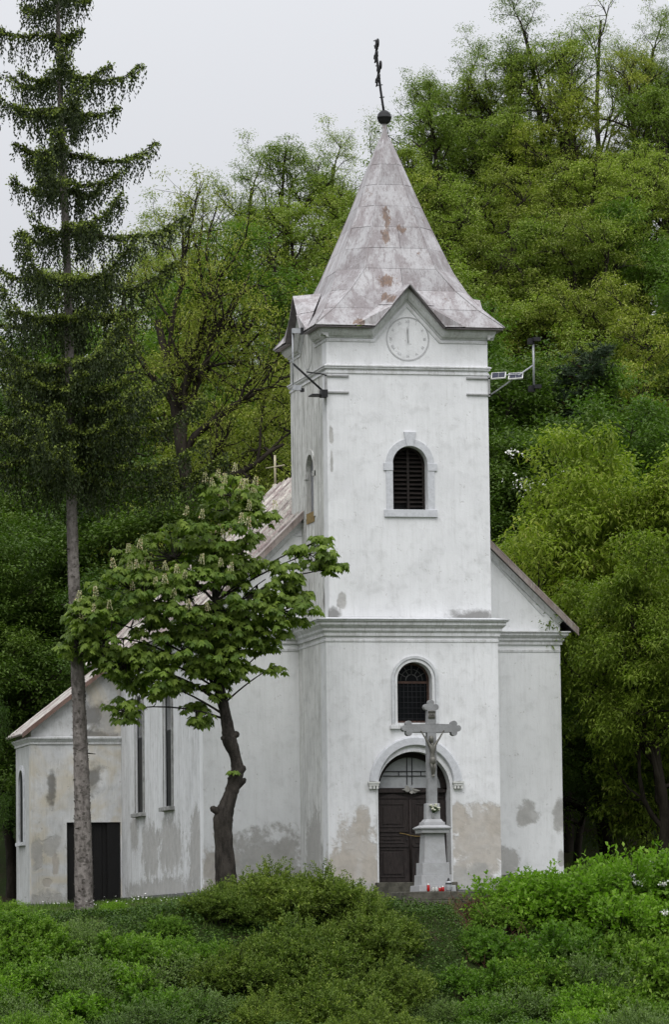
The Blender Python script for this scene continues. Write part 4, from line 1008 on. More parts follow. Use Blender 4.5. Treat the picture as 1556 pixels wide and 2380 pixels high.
P['dark'] = make_tree('hornbeam_tree', 41, 12, 3.8, M['dark'], M['bark'], 60, .24, .12, .12, .07, trunk_r=.18, fork=.25, nlimb=10, gnarl=.25, sub=(6, 6), levels=3)
P['mid'] = make_tree('ash_tree', 47, 12, 3.6, M['mid'], M['bark'], 58, .22, .11, .14, .06, trunk_r=.18, fork=.22, nlimb=10, gnarl=.25, sub=(6, 6), levels=3, droop=.3, drop=.1)
P['wal'] = make_tree('walnut_tree', 63, 10, 3.9, M['wal'], M['bark'], 52, .17, .12, .145, .06, trunk_r=.2, fork=.15, nlimb=14, gnarl=.24, sub=(8, 7), levels=3, droop=.45, flat=.5, drop=.1)
P['bare'] = make_tree('sparse_locust_tree', 71, 14, 3.4, M['loc'], M['bark'], 12, .16, .08, .09, .035, trunk_r=.17, fork=.35, nlimb=9, gnarl=.30, sub=(6, 5), levels=3, drop=.35, up=.6)

def at(px, py, Y):
    """the point of the place that lies at depth Y and shows at (px, py) of the 1556 x 2380 photograph"""
    d = _f + _r2 * ((px - 778) / FPX) - _u2 * ((py - 1190) / FPX); t = (Y - CAM_P[1]) / d.y
    return Vector(CAM_P) + d * t
BASEH = {'loc': 15.3, 'loc2': 15.0, 'loc3': 16.2, 'dark': 13.0, 'mid': 13.0, 'wal': 10.6, 'bare': 15.2, 'big': 15}
for k_, t_ in P.items():      # true height of each kind, read off its crown
    z_ = np.empty(len(t_.children[1].data.vertices) * 3, np.float32); t_.children[1].data.vertices.foreach_get('co', z_); BASEH[k_] = float(np.percentile(z_[2::3], 99.7))
rt = random.Random(77); used = {}
def plant(kind, px, py, Y, label, group=None, wid=1.0, rz=None, sink=.3, minh=None):
    """a tree whose top stands at photograph position (px, py), rooted in the hillside at depth Y"""
    q = at(px, py, Y); zb = gz(q.x, Y) - sink; h = max(q.z - zb, minh or 3.0); s = h / BASEH[kind]
    loc = (q.x, Y, zb); a = rz if rz is not None else rt.uniform(0, 2 * PI); sxy = s * wid * rt.uniform(.92, 1.08)
    if kind not in used:
        t = P[kind]; used[kind] = 1; t.location = loc; t.rotation_euler = (0, 0, a); t.scale = (sxy, sxy, s); t['label'] = label
        if group: t['group'] = group
    else: t = copy_tree(P[kind], loc, a, (sxy, sxy, s), label, group)
    if not group and 'group' in t.keys(): del t['group']
    return t
SKY = 'trees along the top of the wooded hill'; HILL = 'trees covering the wooded hillside'
# skyline, left to right
for a in [
 ('bare', 300, 560, 52, 'almost leafless locust on the skyline right behind the tall spruce', 1.0),
 ('loc3', 420, 440, 60, 'sparse locust on the skyline midway between spruce and spire', 1.0),
 ('loc3', 556, 300, 60, 'tall feathery locust with twin tops on the skyline left of the spire', .9),
 ('loc', 660, 345, 62, 'rounded locust on the skyline, second to the left of the spire', .9),
 ('loc3', 765, 262, 62, 'open locust with bare twigs on top just left of the spire', 1.0),
 ('bare', 862, 268, 66, 'twiggy locust on the skyline directly behind the spire tip', .8),
 ('loc3', 1020, 55, 60, 'tall open locust on the skyline just right of the spire', .85),
 ('loc3', 1165, 185, 62, 'lower locust in the skyline dip right of the tallest hilltop locust', .9),
 ('loc3', 1300, -40, 60, 'high dark-limbed locust cut by the top edge of the photo', .9),
 ('bare', 1410, -60, 64, 'bare-twigged locust among the highest trees at the upper right', 1.0),
 ('loc3', 1530, 10, 60, 'open locust at the upper right corner of the photo', 1.0),
 ('loc', 150, 640, 56, 'locust on the skyline mostly hidden by the spruce', 1.0),
 ('loc', 1240, 110, 58, 'bushy locust filling the skyline between the two highest groups', .9),
 ('loc', 1370, 90, 57, 'dense locust on the hilltop under the bare twigs at the upper right', .9),
 ('loc2', 1470, 120, 57, 'yellowish locust on the hilltop near the upper right corner', .9),
 ('loc3', 1480, -20, 59, 'slender locust reaching the top edge near the upper right corner', .8),
 ('loc', 1090, 170, 58, 'dense locust on the skyline right of the spire ball', .8),
 ('loc', 950, 190, 59, 'dense locust on the skyline touching the spire tip from the right', .7),
 ('dark', 20, 760, 54, 'dark tree on the hill behind the left edge of the spruce', 1.0)]:
    plant(*a[:5], group=SKY, wid=a[5])
# hillside rows, from the top down; every row: depth, list of (px, py top, kind)
rows = [
 (54, [(480, 560, 'loc'), (610, 470, 'loc'), (740, 430, 'loc'), (880, 350, 'loc'), (990, 260, 'loc'), (1100, 300, 'loc'), (1215, 260, 'loc'), (1330, 190, 'loc2'), (1440, 230, 'loc'), (1560, 230, 'loc')]),
 (48, [(400, 700, 'loc2'), (700, 560, 'mid'), (830, 480, 'loc'), (960, 420, 'loc2'), (1060, 440, 'loc'), (1170, 400, 'loc2'), (1290, 380, 'loc2'), (1400, 390, 'loc'), (1520, 370, 'loc')]),
 (43, [(250, 800, 'lin2'), (330, 760, 'mid'), (640, 640, 'mid'), (900, 560, 'loc'), (1120, 560, 'loc2'), (1230, 540, 'loc'), (1345, 520, 'loc2'), (1470, 500, 'loc'), (1590, 480, 'mid')]),
 (38, [(60, 900, 'dark'), (420, 820, 'loc2'), (1000, 620, 'loc'), (1180, 690, 'loc'), (1300, 660, 'loc2'), (1420, 640, 'loc2'), (1540, 600, 'mid')]),
 (33, [(180, 950, 'dark'), (330, 930, 'loc2'), (640, 880, 'loc2'), (1090, 740, 'mid'), (1215, 790, 'mid'), (1340, 790, 'loc'), (1480, 740, 'loc2'), (1600, 760, 'loc')]),
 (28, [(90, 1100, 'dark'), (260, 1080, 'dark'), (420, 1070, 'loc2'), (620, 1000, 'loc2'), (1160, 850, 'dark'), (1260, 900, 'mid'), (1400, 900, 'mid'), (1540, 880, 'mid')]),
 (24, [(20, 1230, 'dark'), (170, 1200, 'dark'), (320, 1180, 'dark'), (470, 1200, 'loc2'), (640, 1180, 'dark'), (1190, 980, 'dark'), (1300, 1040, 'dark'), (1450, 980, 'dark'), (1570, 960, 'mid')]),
]
NAMES = {'loc': 'feathery yellow-green locust', 'loc2': 'yellowish dark-limbed locust', 'mid': 'mid green ash', 'dark': 'dark green hornbeam'}
ROWN = {54: 'just below the skyline', 48: 'high on the slope', 43: 'in the upper slope', 38: 'halfway up the slope', 33: 'in the lower slope', 28: 'low on the slope', 24: 'at the foot of the slope'}
COLN = [(110, 'at the left edge'), (220, 'behind the spruce trunk'), (380, 'right of the spruce'), (510, 'left of the big crooked locust'), (600, 'behind the big crooked locust'), (700, 'close left of the tower'), (800, 'left of the spire'), (890, 'behind the spire'), (940, 'behind the spire tip'), (1030, 'just right of the spire'), (1140, 'right of the spire'),
        (1200, 'over the tower lamp bracket'), (1275, 'above the nave right slope'), (1370, 'left of the pine'), (1450, 'above the pine'), (1530, 'right of the pine'), (9999, 'at the right edge')]
seen_l = set()
for Y, L_ in rows:
    for px, py, k in L_:
        k = 'mid' if k == 'lin2' else k
        lb = NAMES[k] + ' ' + ROWN[Y] + ', ' + next(n for m_, n in COLN if px < m_)
        if lb in seen_l: lb = 'smaller ' + lb
        seen_l.add(lb)
        plant(k, px + rt.uniform(-12, 12), py + rt.uniform(-15, 15), Y + rt.uniform(-1.5, 1.5), lb, HILL, wid=1.08 if k != 'dark' else 1.15)
# the big locust left of the tower and nearer trees
plant('big', 548, 440, 25, 'large crooked locust with black trunk and limbs left of the tower', wid=.80, rz=1.2)
plant('wal', 1400, 1045, 12, 'large walnut tree with drooping leaves right of the church gable', wid=.93, rz=.4)
plant('wal', 1560, 1020, 10, 'walnut tree at the right edge of the photo behind the bright one', wid=.95, rz=2.0)
plant('wal', 1530, 1270, 3.5, 'bright walnut tree nearest the right edge of the photo', wid=1.0, rz=3.3)
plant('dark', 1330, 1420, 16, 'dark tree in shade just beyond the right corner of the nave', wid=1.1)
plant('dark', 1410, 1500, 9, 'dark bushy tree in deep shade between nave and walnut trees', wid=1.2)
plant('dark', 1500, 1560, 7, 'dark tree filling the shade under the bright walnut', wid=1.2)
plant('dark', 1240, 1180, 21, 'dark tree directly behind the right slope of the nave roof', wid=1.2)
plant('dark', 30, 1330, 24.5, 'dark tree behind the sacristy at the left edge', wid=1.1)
plant('dark', 110, 1400, 25.5, 'dark tree rising over the sacristy roof beside the spruce trunk', wid=1.3)
plant('dark', 250, 1360, 22, 'dark tree between spruce trunk and chestnut crown', wid=1.2)
plant('dark', -70, 1370, 12.5, 'dark tree overhanging the sacristy corner at the left edge', wid=.42)
plant('dark', 400, 1170, 24, 'green tree behind the chestnut crown above the nave roof', wid=1.2)

# pine on the slope
def pine():
    rg = np.random.default_rng(9); H = 8.0; ts = TubeSet(); tr = np.array([[.12 * math.sin(z), .05 * z, z] for z in np.linspace(0, H, 9)]); ts.add(tr, np.linspace(.14, .03, 9), 7)
    Ps = []; 
    for i in range(46):
        t = rg.uniform(.38, 1); p = np.array([.12 * math.sin(t * H), .05 * t * H, t * H]); a = rg.uniform(0, 2 * PI); L = 2.3 * (1.15 - t) * rg.uniform(.7, 1.1) + .25
        q = np.array([p + np.array([math.cos(a), math.sin(a), .25 + .3 * s]) * L * s for s in (0, .35, .7, 1)]); ts.add(q, [.035, .025, .018, .008], 4)
        for s in np.linspace(.3, 1, 9): Ps.append(p + np.array([math.cos(a), math.sin(a), .25 + .3 * s]) * L * s + rg.normal(size=3) * .12)
    Ps = np.array(Ps); idx = np.repeat(np.arange(len(Ps)), 46); D = rand_dirs(rg, len(idx)); D[:, 2] = np.abs(D[:, 2]) * .8; D = unit(D); S = unit(np.cross(D, rand_dirs(rg, len(idx))))
    V, F = leafquads(Ps[idx] + rg.normal(size=(len(idx), 3)) * .05, D, S, .22, .025); me = fastmesh('crown', V, F, M['pine'], rg.random(len(idx)))
    q = at(1375, 800, 27); t = empty('pine_tree', (q.x, 27, q.z - 8.3), 'small dark pine with reddish trunk on the slope right of the tower', 'tree'); mobj('trunk', ts.mesh('trunk', M['bark_pine']), t); mobj('crown', me, t); return t
pt = pine(); pt.scale = (1.25, 1.25, 1.0); q = at(1255, 1010, 24)
copy_tree(pt, (q.x, 24, q.z - 8.3), 2.0, (.9, .9, 1), 'brownish thin pine beside the right edge of the tower')

# ------------------------------------------------------------------ spruce
def spruce():
    rg = np.random.default_rng(5); base = np.array([-6.95, -2.5, gz(-6.95, -2.5) - .1]); H = 26.5
    t = empty('spruce_tree', base, 'tall old spruce with bare grey trunk and hanging sprays, at the left', 'tree')
    zz = np.linspace(0, H, 60); tx = -.022 * zz + .03 * np.sin(zz * .5); ty = .01 * np.sin(zz * .7); tr = np.stack([tx, ty, zz], 1)
    ts = TubeSet(); rad = np.interp(zz, [0, .4, 4, 10, 20, 26.5], [.28, .24, .185, .135, .09, .02]) * (1 + .035 * np.sin(zz * 9) + .02 * rg.normal(size=60)); ts.add(tr, rad, 14)
    mobj('trunk', ts.mesh('trunk', M['bark_spruce']), t)
    # lifted bark scales
    V = []; F = []
    zs = rg.uniform(.1, 12, 900); az = rg.uniform(PI, 2.2 * PI, 900); g_ = G()
    for z, a in zip(zs, az):
        r = np.interp(z, [0, .4, 4, 10, 20], [.28, .24, .185, .135, .09]) + .004; cx, cy = np.interp(z, zz, tx), np.interp(z, zz, ty); da = rg.uniform(.10, .22); hh = rg.uniform(.03, .08)
        p = lambda aa, rr, z_: (cx + rr * math.cos(aa), cy + rr * math.sin(aa), z_)
        o = rg.uniform(.008, .03); g_.add([p(a - da, r, z), p(a + da, r, z), p(a + da * .7, r + o, z + hh), p(a - da * .6, r + o, z + hh * .9)], [(0, 1, 2, 3)])
    g_.build('bark_scales', M['bark_spruce'], t)['kind'] = 'stuff'
    br = TubeSet(); PP = []; DD = []; LL = []; RN = []
    for z in (2.2, 4.1, 5.6, 6.8, 7.9, 8.6, 9.3):       # dead stubs on the bare trunk
        a = rg.uniform(PI, 2 * PI); r = .2; p = np.array([np.interp(z, zz, tx), 0, z]); d = np.array([math.cos(a), math.sin(a), -.1]); br.add(np.array([p + d * .15, p + d * .38]), [.02, .008], 4)
    z = 11.2
    def tuft(P, D, n, L, rn):
        pass
    while z < 25.8:
        n = rg.integers(4, 7); a0 = rg.uniform(0, 2 * PI)
        Lm = np.interp(z, [10, 13, 16, 19, 22, 24.5, 26], [3.4, 3.3, 2.9, 2.6, 1.9, 1.15, .4])
        for k in range(n):
            a = a0 + 2 * PI * k / n + rg.uniform(-.4, .4); L = Lm * rg.choice([rg.uniform(.45, .75), rg.uniform(.85, 1.2)]); zb = z + rg.uniform(-.13, .13); m = 14
            s = np.linspace(0, 1, m); drop_ = -.42 * np.sin(s * PI * .62) * L * .28 + (.22 + .1 * rg.random()) * L * s ** 3.2
            bx = np.stack([np.interp(zb, zz, tx) + np.cos(a + .12 * s) * L * s, np.sin(a + .12 * s) * L * s, zb + drop_ + .02 * rg.normal(size=m)], 1)
            br.add(bx, np.linspace(.035, .006, m) * (.6 + .2 * L), 4)
            nt_ = int(L * 44)
            for j in range(nt_):
                u = rg.uniform(.05, 1.0); f = u * (m - 1); i = int(min(f, m - 2)); p = bx[i] + (bx[i + 1] - bx[i]) * (f - i)
                side = rg.choice([-1, 1]); ta = a + side * rg.uniform(.5, 1.3); sl_ = rg.uniform(.05, .50) * (1.05 - .5 * u) * min(1, L / 2)
                q = p + np.array([math.cos(ta), math.sin(ta), -.12]) * sl_
                if rg.random() < .5: br.add(np.array([p, q]), [.007, .004], 3)
                hl = rg.uniform(.22, .95) * (1.15 - .72 * u) * min(1.0, .45 + L / 3)   # hanging spray below the side twig
                mm = max(4, int(hl / .05)); hs = np.linspace(0, 1, mm)
                hp = q[None] + np.stack([.05 * np.sin(hs * 4 + j), .05 * np.cos(hs * 3 + j), -hl * hs], 1)
                PP.append(hp + rg.normal(size=(mm, 3)) * .014); d = rg.normal(size=(mm, 3)) * .45; d[:, 2] -= 1; DD.append(d); LL.append(np.full(mm, .095)); RN.append(rg.random(mm) * .45)
                # stiff tufts round the side twig, brighter new growth at ends
                mm = 6; w_ = rg.random(mm)[:, None]; PP.append(p + (q - p) * w_ + rg.normal(size=(mm, 3)) * .02); d = rg.normal(size=(mm, 3)); d += np.array([math.cos(ta), math.sin(ta), .2]) * .8; DD.append(d); LL.append(np.full(mm, .085)); RN.append(.25 + rg.random(mm) * .55)
                if rg.random() < .8: PP.append(q[None] + rg.normal(size=(6, 3)) * .05); d = rg.normal(size=(6, 3)) * .6; d[:, 2] += .2; DD.append(d); LL.append(np.full(6, .085)); RN.append(np.full(6, .93 + .06 * rg.random()))
        z += rg.uniform(.80, 1.25) if z > 14 else rg.uniform(.35, .6)
    mobj('branches', br.mesh('branches', M['bark']), t)
    P_ = np.concatenate(PP); D_ = unit(np.concatenate(DD)); S_ = unit(np.cross(D_, rand_dirs(rg, len(P_)))); V, F = leafquads(P_, D_, S_, np.concatenate(LL), .046)
    M['spr'] = leafmat('spruce_needles', (.018, .030, .009), (.062, .085, .018), tip=(.17, .22, .035), trans=.08, objvar=0)
    o = mobj('crown', fastmesh('crown', V, F, M['spr'], np.concatenate(RN)), t)
    print('spruce quads', len(P_))
spruce()

# ------------------------------------------------------------------ horse chestnut
def chestnut():
    rg = np.random.default_rng(8); Y = -3.0; gx = -3.36; base = np.array([gx, Y, gz(gx, Y) - .1])
    t = empty('horse_chestnut_tree', base, 'flowering horse chestnut with crooked dark trunk in front of the nave', 'tree')
    ts = TubeSet(); tp = np.array([(-3.33, 0, base[2]), (-3.38, 0, .38), (-3.42, 0, 1.1), (-3.45, .02, 1.75), (-3.33, .02, 2.1), (-3.22, 0, 2.4), (-3.10, 0, 2.8), (-3.04, 0, 3.05), (-3.12, .0, 3.45), (-3.26, 0, 3.75), (-3.28, 0, 4.05), (-3.38, 0, 4.6), (-3.50, .02, 5.1), (-3.55, .03, 5.5), (-3.52, 0, 6.4), (-3.62, 0, 7.6), (-3.55, .1, 9.0)])
    rr = [.34, .27, .245, .25, .21, .19, .175, .17, .155, .19, .165, .14, .135, .12, .10, .07, .03]
    # smooth interpolation of trunk
    s = np.arange(len(tp)); ss = np.linspace(0, len(tp) - 1, 90); TP = np.stack([np.interp(ss, s, tp[:, i]) for i in range(3)], 1); K = np.ones(5) / 5
    for i in range(3): c_ = np.convolve(np.pad(TP[:, i], 2, 'edge'), K, 'valid'); TP[:, i] = c_
    TP[:, 1] += Y; RRR = np.interp(ss, s, rr) * (1 + .05 * np.sin(ss * 2.3) + .03 * rg.normal(size=90)); loc0 = TP - base; ts.add(loc0, RRR, 12)
    for (px, py, dx, dz, r) in ((-3.60, 1.95, -.17, .10, .10), (-3.02, 2.62, .17, .16, .09), (-2.98, 2.98, .10, .13, .11), (-3.14, 3.88, .13, .06, .10), (-3.4, 3.8, -.08, .03, .07), (-3.22, 2.75, -.10, .05, .05)):
        p = np.array([px, Y - .05, py]) - base; ts.add(np.array([p - np.array([dx, 0, dz]) * .8, p, p + np.array([dx, -.02, dz]) * .7, p + np.array([dx, -.02, dz])]), [r * 1.1, r, r * .9, r * .35], 8)
    mobj('trunk', ts.mesh('trunk', M['bark_chest']), t)
    W_ = lambda px, py: np.array([(at(px, py, Y)).x, Y, (at(px, py, Y)).z])
    # crown masses: photograph position and half sizes
    EL = [(480, 1450, 150, 60, 26), (375, 1560, 120, 45, 18), (520, 1535, 70, 45, 12), (605, 1440, 85, 60, 13), (250, 1480, 95, 60, 14), (530, 1290, 60, 60, 7), (530, 1150, 75, 55, 12), (500, 1235, 125, 55, 20), (410, 1295, 150, 60, 26), (300, 1370, 110, 50, 16), (215, 1435, 75, 50, 12), (440, 1390, 190, 85, 36), (620, 1345, 85, 50, 16), (725, 1285, 60, 28, 9), (655, 1420, 80, 40, 12),
          (290, 1535, 75, 45, 13), (420, 1510, 125, 50, 20), (555, 1480, 75, 50, 12), (285, 1650, 38, 28, 5), (458, 1655, 28, 34, 5), (365, 1590, 60, 30, 8), (785, 1322, 30, 10, 3), (632, 1552, 14, 8, 1), (700, 1360, 40, 30, 4), (600, 1190, 40, 28, 4), (180, 1500, 45, 30, 5), (540, 1560, 60, 30, 5), (625, 1500, 16, 10, 1), (765, 1250, 26, 14, 2), (500, 1600, 40, 22, 3)]
    br = TubeSet(); nodes = [p for p in loc0[58:]]
    ros = []
    for (px, py, rx, ry, n) in EL:
        c = W_(px, py) - base; rx_, rz_ = rx / 93, ry / 93; dep = min(1.5, .3 + rx_ * .9); c[1] += rg.uniform(-.3, .3)
        # limb from the trunk to this mass
        j = 62 + min(24, max(0, int((c[2] - 5.6) * 7))); p0 = loc0[min(88, j - 4)]; s_ = np.linspace(0, 1, 8)[:, None]; mid_ = (p0 + c) / 2 + np.array([0, 0, .12 * abs(c[0] - p0[0])]) + rg.normal(size=3) * .1
        q = (1 - s_) ** 2 * p0 + 2 * s_ * (1 - s_) * mid_ + s_ ** 2 * c; r0 = .022 + .0035 * n ** .5; br.add(q, np.linspace(r0, .012, 8), 6); nodes += list(q[2:])
        n = int(n * 2.7) if n > 3 else n + 2
        for i in range(n):
            if n <= 3: o = rg.uniform(-1, 1, 3) * np.array([rx_, .1, rz_])
            else: o = rand_dirs(rg, 1)[0] * rg.uniform(.45, 1.0) ** .5 * np.array([rx_, dep, rz_])
            ros.append(c + o)
    ros = np.array(ros); N = np.array(nodes)
    for p in ros:
        d = np.linalg.norm(N - p, axis=1); k = N[int(np.argmin(d))]; m_ = (k + p) / 2 + np.array([0, 0, -.08]); br.add(np.array([k, m_, p]), [.016, .011, .007], 4)
    mobj('branches', br.mesh('branches', M['bark_chest']), t)
    # palmate leaf, 5-7 leaflets hanging from the stalk end
    def leafmesh(seed, nl=7):
        r_ = np.random.default_rng(seed); V = []; F = []; RN = []
        for i in range(nl):
            a = (i - (nl - 1) / 2) * R(300 / nl) ; L = .19 * (1 - .09 * abs(i - (nl - 1) / 2)) * r_.uniform(.9, 1.1); dr = R(28 + 16 * r_.random()); w_ = L * .44
            d = np.array([math.cos(a) * math.cos(dr), math.sin(a) * math.cos(dr), -math.sin(dr)]); s_ = np.array([-math.sin(a), math.cos(a), 0]); up = np.cross(d, s_); up = up if up[2] > 0 else -up
            mid1 = d * L * .62; fold = -up * w_ * .18; tip = d * L + np.array([0, 0, -L * .12]); b = len(V)
            V += [np.zeros(3), d * L * .3 + s_ * w_ * .22 + fold, mid1 + s_ * w_ * .55 + fold, tip, mid1, mid1 - s_ * w_ * .55 + fold, d * L * .3 - s_ * w_ * .22 + fold, d * L * .3]
            F += [(b, b + 1, b + 7, b), (b + 1, b + 2, b + 4, b + 7), (b + 2, b + 3, b + 4, b + 4), (b, b + 7, b + 6, b), (b + 7, b + 4, b + 5, b + 6), (b + 4, b + 3, b + 5, b + 5)]
        return np.array(V), F
    LV_ = [leafmesh(s) for s in range(3)]
    M['che'] = leafmat('chestnut_leaves', (.058, .108, .016), (.145, .225, .036), tip=(.23, .32, .065), trans=.32, objvar=.22, rough=.45)
    def tris(F):
        o = []
        for f in F:
            u = []
            for i in f:
                if i not in u: u.append(i)
            if len(u) == 3: o.append(u)
            else: o += [[u[0], u[1], u[2]], [u[0], u[2], u[3]]]
        return np.array(o)
    LT = [(v, tris(f)) for v, f in LV_]
    PM = [fastmesh('leaf', v, f, M['che'], np.full(len(f), .35 + .2 * i), tri=True) for i, (v, f) in enumerate(LT)]
    inst = []
    for p in ros:
        n = rg.integers(5, 8); a0 = rg.uniform(0, 2 * PI)
        for k in range(n):
            a = a0 + k * 2 * PI / n + rg.uniform(-.3, .3); st = rg.uniform(.10, .24); el = rg.uniform(-.35, .5); q = p + np.array([math.cos(a) * st, math.sin(a) * st, el * st])
            inst.append((q, a, rg.uniform(.05, .75), rg.uniform(.75, 1.2), rg.integers(0, 3), rg.uniform(-.25, .25)))
    inst.sort(key=lambda i: i[0][1] - .05 * rg.random())       # nearest the camera first
    V = []; F = []; RN = []; b = 0
    for i, (q, a, tilt, sc, k, ro) in enumerate(inst):
        m = Matrix.Translation(Vector(q)) @ Matrix.Rotation(a, 4, 'Z') @ Matrix.Rotation(tilt, 4, 'Y') @ Matrix.Rotation(ro, 4, 'X') @ Matrix.Scale(sc, 4)
        if i < 290:
            o = bpy.data.objects.new('leaf', PM[k]); link(o, t); o.matrix_local = m
        else:
            v, f = LT[k]; mm = np.array(m); V.append(v @ mm[:3, :3].T + mm[:3, 3]); F.append(f + b); b += len(v); RN.append(np.full(len(f), rg.random() * .9))
    mobj('crown', fastmesh('crown', np.concatenate(V), np.concatenate(F), M['che'], np.concatenate(RN), tri=True), t, 'stuff')
    # upright flower candles
    def candle(seed):
        r_ = np.random.default_rng(seed); n = 90; h = r_.random(n) * .21; rr_ = .048 * (1 - h / .25) + .006; a = r_.uniform(0, 2 * PI, n); P_ = np.stack([rr_ * np.cos(a), rr_ * np.sin(a), h], 1)
        D = unit(np.stack([np.cos(a), np.sin(a), r_.uniform(-.2, .6, n)], 1) + r_.normal(size=(n, 3)) * .3); S = unit(np.cross(D, rand_dirs(r_, n))); V, F = leafquads(P_, D, S, .026, .022)
        st = np.array([(-.006, 0, 0), (.006, 0, 0), (.003, 0, .2), (-.003, 0, .2)]); V = np.concatenate([V, st]); F = np.concatenate([F, [[len(V) - 4, len(V) - 3, len(V) - 2, len(V) - 1]]])
        return fastmesh('blossom', V, F, M['bloss'], r_.random(len(F)))
    M['bloss'] = leafmat('chestnut_blossom', (.48, .46, .27), (.66, .62, .44), tip=(.60, .32, .22), trans=.15, objvar=.05)
    CM = [candle(s) for s in range(3)]; up_ = sorted(ros.tolist(), key=lambda p: -.55 * p[2] + .35 * p[0] + rg.uniform(0, 2.6) + .9 * p[1])[:48]
    for p in up_:
        o = bpy.data.objects.new('blossom', CM[rg.integers(0, 3)]); link(o, t); s = rg.uniform(1.0, 1.4); o.location = Vector(p) + Vector((0, -.22, .10)); o.scale = (s, s, s); o.rotation_euler = (rg.uniform(-.2, .2), rg.uniform(-.2, .2), rg.uniform(0, 6))
    # a fresh sprout on the trunk
    for k in range(5):
        a = k * 1.25 - 2.6; o = bpy.data.objects.new('leaf', PM[2]); link(o, t); o.location = Vector((-3.22 + .12 * math.cos(a), Y - .25 + .08 * math.sin(a), 2.98)) - Vector(base); o.rotation_euler = (.2, .3, a); o.scale = (.9, .9, .9)
    print('chestnut leaves', len(inst))
chestnut()

# ------------------------------------------------------------------ bank shrubs
def shrub_proto(name, seed, mat, n_shoot, n_leaf, L, Wd, shoot=.35, rx=1.2, rz=1.0, flat=.8, stiff=.5, nl=15, lr=(.26, .46)):
    """a mounded shrub of arching shoots; unit: about 2.4 m wide, 1.3 m high above its root"""
    rg = np.random.default_rng(seed); t = empty(name, (0, 0, -300), 'x', 'shrub'); st = TubeSet()
    cl = []          # lumps that make the outline uneven
    for i in range(nl): a = rg.uniform(0, 2 * PI); r = rg.uniform(0, .78) ** .6 * rx; cl.append((r * math.cos(a), r * math.sin(a) * .8, rg.uniform(.25, .8) * rz * (1.15 - .45 * r / rx), rg.uniform(*lr)))
    PP = []; DD = []; RN = []
    for c in cl:
        for j in range(3):
            e = np.array(c[:3]) + rg.normal(size=3) * .1; b_ = np.array([c[0] * .25, c[1] * .25, 0]); m_ = (b_ + e) / 2 + np.array([0, 0, .15]); st.add(np.array([b_, m_, e]), [.02, .014, .008], 4)
    for i in range(n_shoot):
        c = cl[rg.integers(0, len(cl))]; d = rand_dirs(rg, 1)[0]; d[2] = abs(d[2]) * .9 - .25; d = unit(d); p = np.array(c[:3]) + d * c[3] * rg.uniform(.55, 1.0); dd = unit(d + np.array([0, 0, .55]) + rg.normal(size=3) * .25); l = shoot * rg.uniform(.5, 1.4); m = n_leaf
        s = np.linspace(0, 1, m)[:, None]; q = p + dd * l * s + np.array([0, 0, -1]) * l * .30 * s ** 2
        if i % 3 == 0: st.add(q[[0, m // 2, m - 1]], [.006, .004, .002], 3)
        PP.append(q + rg.normal(size=(m, 3)) * .012); a = rg.uniform(0, 2 * PI) + np.arange(m) * 2.4
        ax = unit(np.cross(dd, np.array([.3, .2, .9]))); bx = np.cross(dd, ax); o = ax * np.cos(a)[:, None] + bx * np.sin(a)[:, None]
        DD.append(unit(o * (1 - stiff) + dd * stiff + rg.normal(size=(m, 3)) * .2)); tone = rg.random() * .45; RN.append(tone + .35 * rg.random(m) + .25 * s[:, 0])
    P_ = np.concatenate(PP); D_ = np.concatenate(DD); up = np.zeros_like(P_); up[:, 2] = 1; S_ = unit(np.cross(D_, up + rg.normal(size=P_.shape) * .5)); V, F = leafquads(P_, D_, S_, L * rg.uniform(.7, 1.25, len(P_)), Wd, .15)
    mobj('stems', st.mesh('stems', M['bark']), t); mobj('foliage', fastmesh('foliage', V, F, mat, np.clip(np.concatenate(RN), 0, 1)), t); return t
M['sh_a'] = leafmat('bramble_leaves', (.050, .110, .015), (.145, .250, .032), tip=(.20, .30, .05), objvar=.16, trans=.35)
M['sh_b'] = leafmat('vine_leaves', (.075, .150, .014), (.180, .315, .032), tip=(.24, .36, .05), objvar=.10, trans=.38)
M['sh_c'] = leafmat('grey_green_leaves', (.065, .115, .032), (.160, .230, .075), objvar=.15)
M['jun'] = leafmat('juniper_sprays', (.045, .085, .014), (.160, .220, .035), tip=(.27, .32, .06), trans=.22, objvar=.10)
SP_ = {'a': shrub_proto('bramble_shrub', 3, M['sh_a'], 1100, 14, .075, .042, shoot=.28, nl=20, lr=(.18, .36)), 'b': shrub_proto('vine_shrub', 13, M['sh_b'], 1000, 12, .085, .05, shoot=.34, nl=18, lr=(.2, .38)), 'c': shrub_proto('privet_shrub', 23, M['sh_c'], 1200, 15, .06, .028, shoot=.40, stiff=.6, nl=20, lr=(.16, .34)),
       'j': shrub_proto('juniper_shrub', 33, M['jun'], 2300, 24, .055, .021, shoot=.26, stiff=.55, nl=34, lr=(.15, .30))}
ush = {}
def shrub(k, px, py, Y, wpx, label, hz=1.0, group=None, cat='shrub', rz=None):
    """shrub whose top shows at (px, py), wpx photograph pixels wide, at depth Y"""
    s = wpx / 91 / 2.3; hz = hz * 1.3; top = 1.22 * s * hz; q = at(px, py, Y)
    while q.z - gz(q.x, Y) < .62 * top and Y > -16: Y -= .15; q = at(px, py, Y)       # far enough down the bank to stand on it
    loc = (q.x, Y, q.z - top); a = rz if rz is not None else rt.uniform(0, 2 * PI)
    if k not in ush: t = SP_[k]; ush[k] = 1; t.location = loc; t.rotation_euler = (0, 0, a); t.scale = (s, s, s * hz); t['label'] = label
    else: t = copy_tree(SP_[k], loc, a, (s, s, s * hz), label)
    if group: t['group'] = group
    return t
